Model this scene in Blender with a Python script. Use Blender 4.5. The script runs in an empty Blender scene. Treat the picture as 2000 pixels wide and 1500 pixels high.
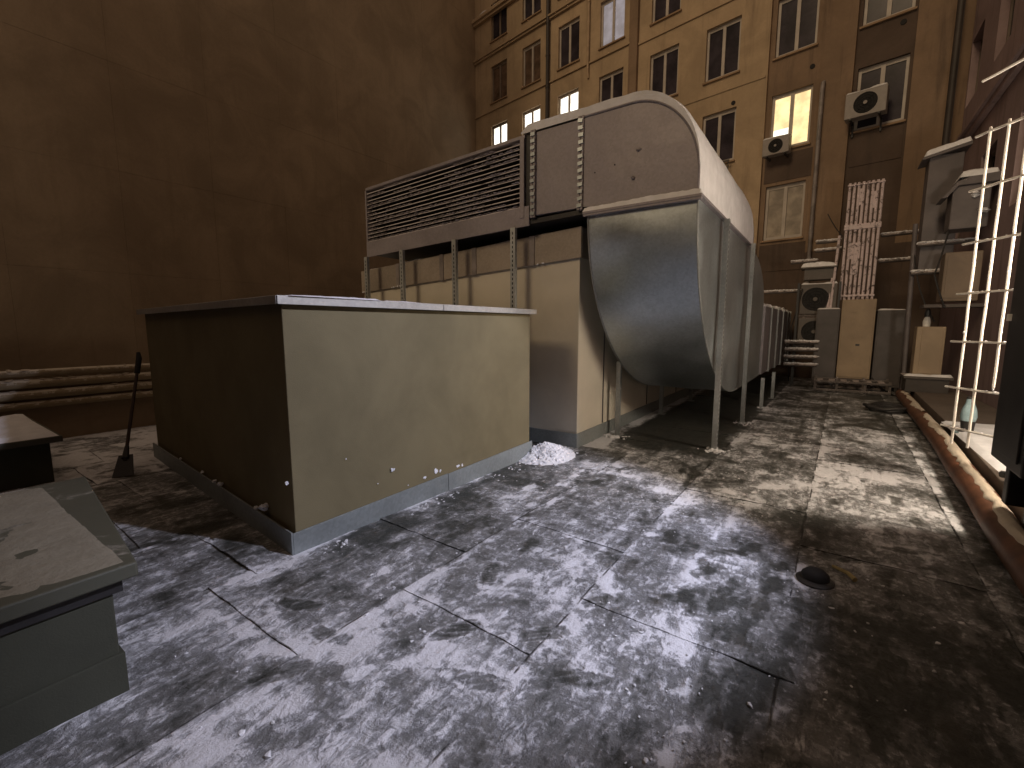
import bpy, bmesh, math, random
from mathutils import Vector, Matrix, noise
random.seed(7)
S = bpy.context.scene
COL = S.collection
R = math.radians

# ---------------------------------------------------------------- camera, world, lights
cam_d = bpy.data.cameras.new('camera'); cam = bpy.data.objects.new('camera', cam_d); COL.objects.link(cam)
cam_d.sensor_width = 36; cam_d.lens = 36 * 883 / 2000; cam_d.clip_start = .05; cam_d.clip_end = 400
cam.location = (0, 0, 1.6); cam.rotation_euler = (R(90 - 7.2288), 0, R(35.035))
S.camera = cam
S.view_settings.view_transform = 'Standard'; S.view_settings.look = 'None'
S.view_settings.exposure = .22; S.view_settings.gamma = 1; S.view_settings.use_curve_mapping = False

W = bpy.data.worlds.new('World'); S.world = W; W.use_nodes = True
bg = W.node_tree.nodes['Background']
bg.inputs[0].default_value = (.66, .485, .34, 1); bg.inputs[1].default_value = .43      # overcast city night glow

def lamp(name, kind, loc, energy, color, target=None, **kw):
    d = bpy.data.lights.new(name, kind); d.energy = energy; d.color = color
    for k, v in kw.items(): setattr(d, k, v)
    o = bpy.data.objects.new(name, d); COL.objects.link(o); o.location = loc
    if target is not None:
        o.rotation_euler = (Vector(target) - Vector(loc)).to_track_quat('-Z', 'Y').to_euler()
    return o
# warm city glow over the roofs behind the camera
sun = lamp('city_glow', 'SUN', (0, -20, 20), .56, (1, .74, .45), target=(3.5, -3, 9.5), angle=R(14))
# white lamp in the doorway at the right, cool flood light further up the same wall
LW = (2.12, 5.35, 2.3)
lamp('door_lamp', 'POINT', LW, 290, (1, .86, .66), shadow_soft_size=.26)
LC = (2.1, 3.4, 4.3)
lamp('flood_lamp', 'SPOT', LC, 1080, (.79, .81, 1), target=(-2.95, 2.6, 0), spot_size=R(50), spot_blend=.42, shadow_soft_size=.07)

# ---------------------------------------------------------------- materials
def new_mat(name):
    m = bpy.data.materials.new(name); m.use_nodes = True
    nt = m.node_tree; b = nt.nodes['Principled BSDF']
    return m, nt, b
def nd(nt, t, **kw):
    n = nt.nodes.new(t)
    for k, v in kw.items(): setattr(n, k, v)
    return n
def coords(nt, world=True, scale=(1, 1, 1)):
    if world: g = nd(nt, 'ShaderNodeNewGeometry'); out = g.outputs['Position']
    else: g = nd(nt, 'ShaderNodeTexCoord'); out = g.outputs['Object']
    mp = nd(nt, 'ShaderNodeMapping'); mp.inputs['Scale'].default_value = scale
    nt.links.new(out, mp.inputs[0]); return mp.outputs[0]
def noi(nt, vec, scale, detail=4, rough=.55, dist=0.):
    n = nd(nt, 'ShaderNodeTexNoise'); n.inputs['Scale'].default_value = scale; n.inputs['Detail'].default_value = detail
    n.inputs['Roughness'].default_value = rough; n.inputs['Distortion'].default_value = dist
    nt.links.new(vec, n.inputs['Vector']); return n.outputs['Fac']
def ramp(nt, val, a, b, va=0., vb=1.):
    n = nd(nt, 'ShaderNodeMapRange'); n.interpolation_type = 'SMOOTHSTEP'
    for i, v in zip(('From Min', 'From Max', 'To Min', 'To Max'), (a, b, va, vb)): n.inputs[i].default_value = v
    nt.links.new(val, n.inputs['Value']); return n.outputs[0]
def mth(nt, op, a, b):
    n = nd(nt, 'ShaderNodeMath', operation=op)
    for i, v in enumerate((a, b)):
        if isinstance(v, (int, float)): n.inputs[i].default_value = v
        else: nt.links.new(v, n.inputs[i])
    return n.outputs[0]
def mixc(nt, f, a, b):
    n = nd(nt, 'ShaderNodeMix', data_type='RGBA')
    if isinstance(f, (int, float)): n.inputs[0].default_value = f
    else: nt.links.new(f, n.inputs[0])
    for i, v in ((6, a), (7, b)):
        if isinstance(v, tuple): n.inputs[i].default_value = (*v, 1)
        else: nt.links.new(v, n.inputs[i])
    return n.outputs[2]
def bump(nt, b, h, strength=.3, dist=.01):
    n = nd(nt, 'ShaderNodeBump'); n.inputs['Strength'].default_value = strength; n.inputs['Distance'].default_value = dist
    nt.links.new(h, n.inputs['Height']); nt.links.new(n.outputs[0], b.inputs['Normal'])
def simple(name, c, rough=.6, metal=0., var=.25, scale=3., bs=.15, bscale=60., dirt=None, world=True, stretch=(1, 1, 1), spec=.5):
    m, nt, b = new_mat(name)
    v = coords(nt, world, stretch)
    f = noi(nt, v, scale, 6, .6, .3)
    c2 = tuple(x * (1 - var) for x in c); c1 = tuple(min(1, x * (1 + var * .5)) for x in c)
    col = mixc(nt, ramp(nt, f, .3, .7), c2, c1)
    if dirt:
        dv = coords(nt, world, (1.3, 1.3, .25)); df = noi(nt, dv, 2.2, 7, .65, .5)
        col = mixc(nt, ramp(nt, df, .52, .78, 0, .8), col, dirt)
    nt.links.new(col, b.inputs['Base Color'])
    b.inputs['Roughness'].default_value = rough; b.inputs['Metallic'].default_value = metal
    b.inputs['Specular IOR Level'].default_value = spec
    if bs:
        bump(nt, b, noi(nt, v, bscale, 3, .6), bs, .004)
    return m
def galv(name, c=(.46, .47, .47), rough=.38, metal=.9, frost=0.):
    m, nt, b = new_mat(name); v = coords(nt)
    vo = nd(nt, 'ShaderNodeTexVoronoi'); vo.inputs['Scale'].default_value = 45; nt.links.new(v, vo.inputs['Vector'])
    sp = nd(nt, 'ShaderNodeSeparateColor'); nt.links.new(vo.outputs['Color'], sp.inputs[0])
    big = noi(nt, v, 1.1, 5, .6, .4)
    st = noi(nt, coords(nt, True, (5, 5, .5)), 1.6, 5, .6)
    f = mth(nt, 'ADD', mth(nt, 'MULTIPLY', sp.outputs[0], .14), mth(nt, 'MULTIPLY', big, .8))
    col = mixc(nt, ramp(nt, f, .2, .75), tuple(x * .72 for x in c), tuple(x * 1.12 for x in c))
    col = mixc(nt, ramp(nt, st, .55, .75, 0, .3), col, tuple(x * .55 for x in c))
    if frost:
        fr = ramp(nt, noi(nt, v, 2.2, 7, .65, .4), .35, .75, frost * .6, frost)
        col = mixc(nt, fr, col, (.62, .6, .62))
        mm = mth(nt, 'SUBTRACT', metal, mth(nt, 'MULTIPLY', fr, metal)); nt.links.new(mm, b.inputs['Metallic'])
    else: b.inputs['Metallic'].default_value = metal
    nt.links.new(col, b.inputs['Base Color'])
    nt.links.new(ramp(nt, big, .3, .7, rough, rough + .16), b.inputs['Roughness'])
    h = mth(nt, 'ADD', mth(nt, 'MULTIPLY', noi(nt, v, 1.6, 2, .5), 1.), mth(nt, 'MULTIPLY', noi(nt, v, 70, 2, .5), .01))
    bump(nt, b, h, .35, .05)
    return m
def plaster(name, c, stain, dark=0., bs=.3):
    m, nt, b = new_mat(name); v = coords(nt)
    f1 = noi(nt, v, .55, 7, .62, .6); f2 = noi(nt, coords(nt, True, (2.4, 2.4, .22)), 1.3, 7, .68, .4); f3 = noi(nt, v, 14, 5, .6)
    col = mixc(nt, ramp(nt, f1, .32, .7), tuple(x * .78 for x in c), tuple(x * 1.1 for x in c))
    col = mixc(nt, ramp(nt, f2, .5, .76, 0, .62 + dark), col, stain)
    col = mixc(nt, ramp(nt, f3, .3, .8, 0, .22), col, tuple(x * .6 for x in c))
    nt.links.new(col, b.inputs['Base Color']); b.inputs['Roughness'].default_value = .92; b.inputs['Specular IOR Level'].default_value = .15
    bump(nt, b, noi(nt, v, 40, 6, .65), bs, .008)
    return m
def snow_mat(name='snow', c=(.80, .80, .83)):
    m, nt, b = new_mat(name); v = coords(nt)
    col = mixc(nt, ramp(nt, noi(nt, v, 6, 6, .6), .3, .7), tuple(x * .86 for x in c), c)
    nt.links.new(col, b.inputs['Base Color']); b.inputs['Roughness'].default_value = .75; b.inputs['Specular IOR Level'].default_value = .25
    b.inputs['Subsurface Weight'].default_value = .0
    h = mth(nt, 'ADD', noi(nt, v, 35, 6, .7), mth(nt, 'MULTIPLY', noi(nt, v, 9, 3, .5), 2.))
    bump(nt, b, h, .5, .012)
    return m
def frosted(name, c, cover=.5, rough=.6, sn=(.72, .71, .74), metal=0., upbias=.6, scale=7.):
    """painted thing with snow stuck on it, more on faces that look up"""
    m, nt, b = new_mat(name); v = coords(nt)
    g = nd(nt, 'ShaderNodeNewGeometry'); s = nd(nt, 'ShaderNodeSeparateXYZ'); nt.links.new(g.outputs['True Normal'], s.inputs[0])
    n = noi(nt, v, scale, 7, .68, .6); n2 = noi(nt, v, scale * 6, 4, .6)
    t = mth(nt, 'ADD', mth(nt, 'ADD', n, mth(nt, 'MULTIPLY', n2, .25)), mth(nt, 'MULTIPLY', s.outputs[2], upbias * .5))
    f = ramp(nt, t, 1.0 - cover * .6, 1.12 - cover * .6)
    base = mixc(nt, n, tuple(x * .7 for x in c), tuple(min(1, x * 1.2) for x in c))
    nt.links.new(mixc(nt, f, base, sn), b.inputs['Base Color'])
    nt.links.new(ramp(nt, f, 0, 1, rough, .8), b.inputs['Roughness'])
    if metal: nt.links.new(ramp(nt, f, 0, 1, metal, 0), b.inputs['Metallic'])
    bump(nt, b, mth(nt, 'ADD', f, mth(nt, 'MULTIPLY', n2, .3)), .5, .01)
    return m
def emit(name, c, s):
    m, nt, b = new_mat(name); v = coords(nt, True)
    f = ramp(nt, noi(nt, v, 2.6, 4, .6), .3, .7, .68, 1.15)
    e = mth(nt, 'MULTIPLY', f, s)
    b.inputs['Base Color'].default_value = (.3, .3, .3, 1); b.inputs['Emission Color'].default_value = (*c, 1)
    nt.links.new(e, b.inputs['Emission Strength']); b.inputs['Roughness'].default_value = .2
    return m

def roof_mat(name):
    m, nt, b = new_mat(name); v = coords(nt)
    at = nd(nt, 'ShaderNodeAttribute'); at.attribute_name = 'cover'
    # warped coordinates give trodden, smeared outlines
    big = noi(nt, v, 1.35, 6, .55, .9)
    mp = nd(nt, 'ShaderNodeMapping'); mp.inputs['Rotation'].default_value = (0, 0, R(58)); mp.inputs['Scale'].default_value = (1.3, 4.2, 1)
    nt.links.new(coords(nt), mp.inputs[0]); sm1 = noi(nt, mp.outputs[0], 1.7, 6, .6, .6)
    mp2 = nd(nt, 'ShaderNodeMapping'); mp2.inputs['Rotation'].default_value = (0, 0, R(-12)); mp2.inputs['Scale'].default_value = (3.6, 1.05, 1)
    nt.links.new(coords(nt), mp2.inputs[0]); sm2 = noi(nt, mp2.outputs[0], 1.7, 6, .6, .6)
    mid = noi(nt, coords(nt, True, (1.35, .75, 1)), 4.6, 7, .66, .5)
    fine = noi(nt, v, 26, 6, .72, .2); vfine = noi(nt, v, 120, 3, .6)
    t = mth(nt, 'MULTIPLY', big, .86)
    t = mth(nt, 'ADD', t, mth(nt, 'MULTIPLY', sm1, .30))
    t = mth(nt, 'ADD', t, mth(nt, 'MULTIPLY', sm2, .40))
    t = mth(nt, 'ADD', t, mth(nt, 'MULTIPLY', mid, .24))
    t = mth(nt, 'ADD', t, mth(nt, 'MULTIPLY', fine, .07))
    t = mth(nt, 'ADD', t, at.outputs['Fac'])          # python-made cover bias, 0.5 = neutral
    eu = nd(nt, 'ShaderNodeAttribute'); eu.attribute_name = 'edge_u'; ev = nd(nt, 'ShaderNodeAttribute'); ev.attribute_name = 'edge_v'
    lo_ = noi(nt, v, 2.3, 4, .6)                          # breaks the drift lines up
    wob = mth(nt, 'MULTIPLY', mth(nt, 'SUBTRACT', mid, .5), .05)
    def band(fac, w0, w1): return ramp(nt, mth(nt, 'ADD', fac, wob), w0, w1, 1, 0)
    drift = mth(nt, 'MULTIPLY', mth(nt, 'MAXIMUM', band(eu.outputs['Fac'], .02, .10), mth(nt, 'MULTIPLY', band(ev.outputs['Fac'], .01, .06), .6)), ramp(nt, lo_, .42, .62, 0, .17))
    t = mth(nt, 'ADD', t, drift)
    # trodden chips: sharp edged flakes inside the half covered zones
    chip = noi(nt, coords(nt, True, (1.4, .7, 1)), 9.5, 9, .74, .4)
    t = mth(nt, 'ADD', t, mth(nt, 'MULTIPLY', mth(nt, 'SUBTRACT', ramp(nt, chip, .46, .56), .5), .085))
    crack = mth(nt, 'MULTIPLY', ramp(nt, mth(nt, 'ADD', mth(nt, 'MINIMUM', eu.outputs['Fac'], mth(nt, 'ADD', ev.outputs['Fac'], .004)), mth(nt, 'MULTIPLY', wob, .2)), .003, .012, 1, 0), ramp(nt, noi(nt, v, 3.1, 5, .7), .44, .56))
    # noises average .93, + .5 -> 1.43
    thin = ramp(nt, t, 1.26, 1.50)          # grey trodden frost
    thick = ramp(nt, t, 1.43, 1.575)       # white snow
    crumb = ramp(nt, mth(nt, 'ADD', fine, mth(nt, 'MULTIPLY', mth(nt, 'SUBTRACT', t, 1.28), .5)), .60, .68, 0, .75)
    memb = mixc(nt, ramp(nt, fine, .3, .7), (.028, .030, .027), (.070, .072, .067))
    memb = mixc(nt, ramp(nt, mid, .45, .75, 0, .6), memb, (.075, .066, .052))
    col = mixc(nt, mth(nt, 'MULTIPLY', thin, mth(nt, 'ADD', .34, mth(nt, 'MULTIPLY', vfine, .34))), memb, (.46, .46, .47))
    col = mixc(nt, mth(nt, 'MULTIPLY', crumb, thin), col, (.62, .62, .66))
    col = mixc(nt, mth(nt, 'MULTIPLY', thick, ramp(nt, mid, .2, .7, .72, .97)), col, (.80, .80, .84))
    col = mixc(nt, mth(nt, 'MULTIPLY', crack, .9), col, (.012, .012, .012))
    nt.links.new(col, b.inputs['Base Color'])
    rr = mixc(nt, thick, mixc(nt, thin, (.42, .42, .42), (.55, .55, .55)), (.8, .8, .8))
    nt.links.new(rr, b.inputs['Roughness']); b.inputs['Specular IOR Level'].default_value = .45
    h = mth(nt, 'ADD', mth(nt, 'MULTIPLY', thick, .9), mth(nt, 'MULTIPLY', fine, .55))
    h = mth(nt, 'ADD', mth(nt, 'ADD', h, mth(nt, 'MULTIPLY', chip, .9)), mth(nt, 'MULTIPLY', mid, 1.4)); h = mth(nt, 'SUBTRACT', h, mth(nt, 'MULTIPLY', crack, .6)); h = mth(nt, 'ADD', h, mth(nt, 'MULTIPLY', vfine, .12))
    bump(nt, b, h, .9, .022)
    return m

M = {}
M['roof'] = roof_mat('snowy_bitumen')
M['snow'] = snow_mat()
M['tan'] = simple('render_tan', (.175, .145, .082), .88, var=.16, scale=1.4, bs=.35, bscale=130, spec=.15)
M['cream'] = simple('render_cream', (.62, .575, .48), .88, var=.10, scale=1.2, bs=.3, bscale=110, spec=.15)
M['flash'] = galv('flashing_metal', (.29, .315, .31), .52, .4)
M['coping'] = galv('coping_metal', (.42, .40, .36), .5, .5)
M['galv'] = galv('galvanised', (.47, .52, .545), .33, .88)
M['galv_f'] = galv('galvanised_frosty', (.275, .25, .27), .5, .45, frost=.08)
M['post'] = galv('post_metal', (.42, .44, .44), .42, .7)
M['blade'] = frosted('louver_blade', (.20, .175, .17), .75, .55, sn=(.60, .56, .57), upbias=.35, scale=3)
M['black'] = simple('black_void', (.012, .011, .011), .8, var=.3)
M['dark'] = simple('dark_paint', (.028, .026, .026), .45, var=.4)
M['capmetal'] = galv('capband_metal', (.36, .31, .26), .55, .35)
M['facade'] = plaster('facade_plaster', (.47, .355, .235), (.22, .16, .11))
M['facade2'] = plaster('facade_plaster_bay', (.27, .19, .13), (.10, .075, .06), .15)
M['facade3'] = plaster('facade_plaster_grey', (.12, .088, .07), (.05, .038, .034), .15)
M['reveal'] = plaster('facade_reveal', (.36, .25, .16), (.15, .10, .07))
M['leftwall'] = plaster('panel_concrete', (.345, .262, .18), (.26, .195, .13), 0, .2)
M['rightwall'] = plaster('right_plaster', (.36, .27, .27), (.14, .09, .085))
M['ledge'] = plaster('parapet_concrete', (.16, .13, .11), (.08, .06, .05))
M['frame'] = simple('window_frame_paint', (.46, .41, .36), .5, var=.15)
M['frame_d'] = simple('window_frame_dark', (.20, .155, .12), .6, var=.2)
M['glass'] = simple('dark_glass', (.045, .038, .048), .22, var=.5, scale=1.5, bs=0, spec=.12)
M['glass2'] = simple('curtained_glass', (.13, .085, .06), .25, var=.5, scale=2.5, bs=0)
M['glass3'] = simple('faint_glow_curtain_glass', (.36, .31, .25), .3, var=.4, scale=2, bs=0)  # pale pane colour stands for a faint glow and white curtains
M['lit'] = emit('lit_white', (1, .93, .80), 1.9)
M['litw'] = emit('lit_yellow', (1, .72, .34), 1.15)
M['litb'] = emit('lit_bright_patch', (1, .95, .78), 1.7)
M['litd'] = emit('lit_dim_blue', (.55, .52, .60), .33)
M['pipe_red'] = simple('rusty_gas_pipe', (.135, .056, .030), .5, var=.4, scale=5, dirt=(.07, .03, .02))
M['pipe_g'] = frosted('lagged_pipe', (.34, .27, .17), .5, .7, sn=(.62, .56, .46))
M['mesh'] = simple('white_galvanised_wire', (.80, .76, .70), .5, var=.12, scale=20)
M['acw'] = frosted('ac_casing', (.30, .27, .25), .34, .55, sn=(.55, .52, .53))
M['acd'] = frosted('ac_casing_dark', (.10, .085, .075), .34, .55, sn=(.34, .30, .31))
M['beige'] = simple('beige_panel', (.30, .225, .15), .6, var=.18, scale=2, dirt=(.26, .19, .13))
M['beige_d'] = simple('dull_tan_panel', (.20, .15, .11), .65, var=.2, scale=2, dirt=(.12, .09, .07))
M['grey'] = simple('grey_casing', (.085, .075, .075), .6, var=.25, scale=2)
M['duct_g'] = simple('old_duct', (.125, .108, .11), .6, var=.25, scale=2.4, dirt=(.1, .085, .08))
M['snowpipe'] = frosted('snow_crusted_pipe', (.14, .11, .11), .85, .7, sn=(.62, .52, .53), upbias=.1, scale=9)
M['snowbar'] = frosted('snowy_bar', (.09, .075, .07), .5, .7, sn=(.40, .35, .34), upbias=.9, scale=6)
M['drain'] = simple('downpipe_dark', (.045, .035, .03), .6, var=.3)
M['drain_l'] = simple('downpipe_light', (.46, .34, .22), .7, var=.2)
M['drain_z'] = simple('downpipe_zinc', (.24, .21, .20), .5, var=.35, scale=4)
M['wood'] = simple('yellowish_wood', (.42, .34, .16), .7, var=.3, scale=12)
M['pole'] = simple('broom_pole', (.045, .022, .014), .5, var=.3)
M['bottle'] = simple('bluish_glass', (.30, .42, .46), .18, var=.2, scale=10)
M['bodyC'] = simple('dark_green_render', (.052, .053, .036), .85, var=.2, scale=1.6, bs=.3, bscale=120)
M['capC'] = frosted('box_lid', (.085, .084, .06), .34, .6, sn=(.24, .22, .18), upbias=.3, scale=2.2)
M['plate'] = simple('yellow_plate', (.5, .42, .2), .6)

M['snow_b'] = snow_mat('thin_dimmed_snow', (.25, .225, .17)); M['pipe_snow'] = snow_mat('old_snow', (.60, .52, .42)); M['snow_d'] = snow_mat('grey_snow', (.50, .46, .47))  # first one: thin lid snow, darkened in colour to offset the flood lamp
# ---------------------------------------------------------------- mesh helpers
class MB:
    def __init__(s): s.v = []; s.f = []
    def add(s, vs, fs):
        n = len(s.v); s.v += [tuple(x) for x in vs]; s.f += [tuple(n + i for i in f) for f in fs]; return s
    def box(s, x0, x1, y0, y1, z0, z1):
        vs = [(x, y, z) for z in (z0, z1) for y in (y0, y1) for x in (x0, x1)]
        return s.add(vs, [(0, 2, 3, 1), (4, 5, 7, 6), (0, 1, 5, 4), (2, 6, 7, 3), (0, 4, 6, 2), (1, 3, 7, 5)])
    def prism(s, poly, z0, z1):
        """poly: CCW xy list"""
        n = len(poly); vs = [(x, y, z0) for x, y in poly] + [(x, y, z1) for x, y in poly]
        fs = [tuple(range(n))[::-1], tuple(range(n, 2 * n))] + [(i, (i + 1) % n, n + (i + 1) % n, n + i) for i in range(n)]
        return s.add(vs, fs)
    def tube(s, pts, r, n=10, cap=True, squash=1.):
        pts = [Vector(p) for p in pts]; rings = []
        rs = r if isinstance(r, (list, tuple)) else [r] * len(pts)
        up = None
        for i, p in enumerate(pts):
            t = (pts[min(i + 1, len(pts) - 1)] - pts[max(i - 1, 0)]).normalized()
            if up is None:
                up = Vector((0, 0, 1)) if abs(t.z) < .9 else Vector((1, 0, 0))
            a = t.cross(up).normalized(); b = a.cross(t).normalized(); up = b
            rings.append([p + a * math.cos(k * 2 * math.pi / n) * rs[i] + b * math.sin(k * 2 * math.pi / n) * rs[i] * squash for k in range(n)])
        vs = [v for ring in rings for v in ring]; fs = []
        for i in range(len(pts) - 1):
            for k in range(n):
                fs.append((i * n + k, i * n + (k + 1) % n, (i + 1) * n + (k + 1) % n, (i + 1) * n + k))
        if cap: fs += [tuple(range(n))[::-1], tuple((len(pts) - 1) * n + k for k in range(n))]
        return s.add(vs, fs)
    def lathe(s, prof, cx, cy, n=20):
        vs = [(cx + r * math.cos(k * 2 * math.pi / n), cy + r * math.sin(k * 2 * math.pi / n), z) for r, z in prof for k in range(n)]
        fs = [(i * n + k, i * n + (k + 1) % n, (i + 1) * n + (k + 1) % n, (i + 1) * n + k) for i in range(len(prof) - 1) for k in range(n)]
        fs += [tuple(range(n))[::-1], tuple((len(prof) - 1) * n + k for k in range(n))]
        return s.add(vs, fs)
    def mesh(s, name, mat, smooth=False, recalc=True):
        me = bpy.data.meshes.new(name); me.from_pydata(s.v, [], s.f); me.validate()
        if recalc:
            bm = bmesh.new(); bm.from_mesh(me); bmesh.ops.recalc_face_normals(bm, faces=bm.faces); bm.to_mesh(me); bm.free()
        if smooth:
            me.polygons.foreach_set('use_smooth', [True] * len(me.polygons))
            try: me.set_sharp_from_angle(angle=R(38))
            except Exception: pass
        me.materials.append(mat); return me
    def build(s, name, mat, parent=None, smooth=False, bevel=0., label=None, kind=None, recalc=True):
        o = bpy.data.objects.new(name, s.mesh(name, mat, smooth, recalc)); COL.objects.link(o)
        if parent is not None: o.parent = parent
        if bevel:
            b = o.modifiers.new('bevel', 'BEVEL'); b.width = bevel; b.segments = 2; b.limit_method = 'ANGLE'; b.angle_limit = R(40)
        if label: o['label'] = label
        if kind: o['kind'] = kind
        return o
def B(*a): return MB().box(*a)
def tag(o, label, cat, group=None):
    o['label'] = label; o['category'] = cat
    if group: o['group'] = group
    return o
def thing(name, label, cat, loc=(0, 0, 0), rz=0., group=None, parent_space=False):
    o = bpy.data.objects.new(name, None); COL.objects.link(o); o.location = loc; o.rotation_euler = (0, 0, rz)
    o.empty_display_size = .2
    return tag(o, label, cat, group)
def struct(o): o['kind'] = 'structure'; return o
def copy_tree(o, parent=None):
    c = o.copy(); COL.objects.link(c)
    if parent is not None: c.parent = parent
    for ch in list(o.children): copy_tree(ch, c)
    return c
def fbm(x, y, z=0., o=5, s=1.):
    a = 0.; w = 1.; t = 0.
    for i in range(o):
        a += w * noise.noise(Vector((x * s, y * s, z + i * 7.3))); t += w; w *= .55; s *= 2.07
    return a / t
def snow_patch(x0, x1, y0, y1, z, th, seed, cell=.04, fill=.1, zf=None, edge=.06, rag=1.):
    """lumpy snow lying on a flat top: only kept where thicker than nothing"""
    nx = max(2, int((x1 - x0) / cell)); ny = max(2, int((y1 - y0) / cell)); vs = []; hs = []
    for j in range(ny + 1):
        for i in range(nx + 1):
            x = x0 + (x1 - x0) * i / nx; y = y0 + (y1 - y0) * j / ny
            e = min(x - x0, x1 - x, y - y0, y1 - y) / edge; e = max(0, min(1, e))
            h = th * (.55 + fill + rag * fbm(x, y, seed, 5, 1.7) * 1.6 + .25 * fbm(x, y, seed + 50, 3, 11)) * math.sqrt(e) - .002
            hs.append(h); zz = z + (zf(x, y) if zf else 0)
            vs.append((x, y, zz + max(h, -.004)))
    fs = []
    for j in range(ny):
        for i in range(nx):
            q = (j * (nx + 1) + i, j * (nx + 1) + i + 1, (j + 1) * (nx + 1) + i + 1, (j + 1) * (nx + 1) + i)
            if max(hs[k] for k in q) > 0: fs.append(q)
    m = MB(); m.add(vs, fs); return m
def clump(mb, x, y, z, r, seed, flat=.7, n=7, sx=1.):
    """an irregular lump of snow"""
    vs = []; fs = []; rows = max(3, n - 2); rnd = random.Random(seed * 7 + 1)
    ax = rnd.uniform(.65, 1.35); ay = rnd.uniform(.65, 1.35); tw = rnd.uniform(0, 6.28); ct, st = math.cos(tw), math.sin(tw)
    for j in range(rows + 1):
        ph = math.pi * j / rows
        for k in range(n):
            a = 2 * math.pi * (k + .5 * (j % 2)) / n
            d = Vector((math.sin(ph) * math.cos(a), math.sin(ph) * math.sin(a), math.cos(ph)))
            q = 1 + .8 * noise.noise(d * 1.5 + Vector((seed * 3.1, seed, 0))) + .35 * noise.noise(d * 4 + Vector((seed, 0, 2)))
            dx, dy = d.x * r * q * ax, d.y * r * q * ay
            vs.append((x + (dx * ct - dy * st) * sx, y + dx * st + dy * ct, z + d.z * r * q * flat))
    for j in range(rows):
        for k in range(n):
            fs.append((j * n + k, (j + 1) * n + k, (j + 1) * n + (k + 1) % n, j * n + (k + 1) % n))
    mb.add(vs, fs)

# ================================================================ THE SETTING
# ---- roof with bitumen roofing sheets
rb = struct(B(-17.5, 2.6, -9, 18.2, -1.2, -.012).build('roof', M['roof']))
SEAM = [-9.8, -8.85, -7.87, -6.9, -5.93, -4.95, -3.97, -3.0, -2.02, -1.09, -.09, .87, 1.85]
def seamx(x, y): return x + .022 * (y - 3) * (0 if y < 3 else .8)
PR = {}
def prints():
    rnd = random.Random(3)
    for (x, y, a, n) in ((-1.9, .9, 35, 9), (-.6, 1.0, 8, 9), (-2.4, 1.2, 75, 5), (.2, 5.8, 190, 9), (-1.2, 4.6, 160, 6), (-1.6, 2.2, -20, 6), (-.9, 3.2, 60, 6), (.5, 3.6, 5, 7), (-2.3, 3.6, 20, 4)):
        for k in range(n):
            t = R(a + rnd.uniform(-14, 14)); dx, dy = math.sin(R(a)), math.cos(R(a)); sd = .085 if k % 2 else -.085
            px_, py_ = x + dx * k * .42 + dy * sd + rnd.uniform(-.04, .04), y + dy * k * .42 - dx * sd
            p = (px_, py_, math.sin(t), math.cos(t), rnd.uniform(.5, 1.2) * (-1 if rnd.random() < .8 else .8))
            for i in (-1, 0, 1):
                for j in (-1, 0, 1): PR.setdefault((int(px_ * 4 // 1) + i, int(py_ * 4 // 1) + j), []).append(p)
prints()
def footprint(x, y):
    v = 0.
    for (px_, py_, st, ct, w) in PR.get((int(x * 4 // 1), int(y * 4 // 1)), ()):
        u = (x - px_) * st + (y - py_) * ct; q = (x - px_) * ct - (y - py_) * st
        if abs(u) > .17 or abs(q) > .08: continue
        hw = .046 + .008 * math.sin(u * 22 + 1.2)
        e = max(abs(q) / hw, abs(u) / .145)
        if e < 1:
            tread = 1 if (u * 38) % 1 > .35 else .35
            v += w * .15 * tread * min(1, (1 - e) * 4)
        elif e < 1.25: v -= w * .05
    return v
def cover(x, y):
    """where snow stays (+) or is gone (-); .5 = neutral"""
    c = .487 + footprint(x, y)
    # sheltered membrane under the duct
    if y > 5.6 and -2.6 < x < -.95:
        u = min(1, (y - 5.6) / .7) * min(1, (-.95 - x) / .3, (x + 2.62) / .2)
        c -= .42 * max(0, u)
    # gap between the two housings
    if 4.5 < y < 5.3 and x < -2.9: c -= .06
    # snow ridge along the tall housing
    if y > 5.4: c += .42 * math.exp(-((x + 2.5) / .13) ** 2)
    # drift lines on the seams
    for s in SEAM:
        d = x - seamx(s, y)
        c += (.03 + .17 * noise.noise(Vector((s * 9, y * 1.3, 3)))) * math.exp(-((d - .07) / .05) ** 2)
        c -= .05 * math.exp(-((d + .03) / .015) ** 2)
    # dry strip at the foot of the near housing
    if 1.5 < y < 4.6 and x > -3: c -= .10 * math.exp(-((x + 2.72) / .2) ** 2)
    # trodden zone right of the middle
    c -= .075 * math.exp(-(((x - .55) / .55) ** 2 + ((y - 2.0) / 1.6) ** 2))
    c += .085 * math.exp(-(((x + 1.4) / .9) ** 2 + ((y - 1.3) / 1.0) ** 2)) + .02
    c += .07 * math.exp(-(((x - .6) / .8) ** 2 + ((y - 5.7) / 1.4) ** 2))
    c -= .05 if -6 < x < -3.1 and y < 1.5 else 0
    if x < -6.0: c += .14
    if x > -.3 and y < 3.2: c -= .05
    if y > 8.6: c -= .06
    c += .05 * fbm(x, y, 11, 3, .5)
    return c
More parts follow.
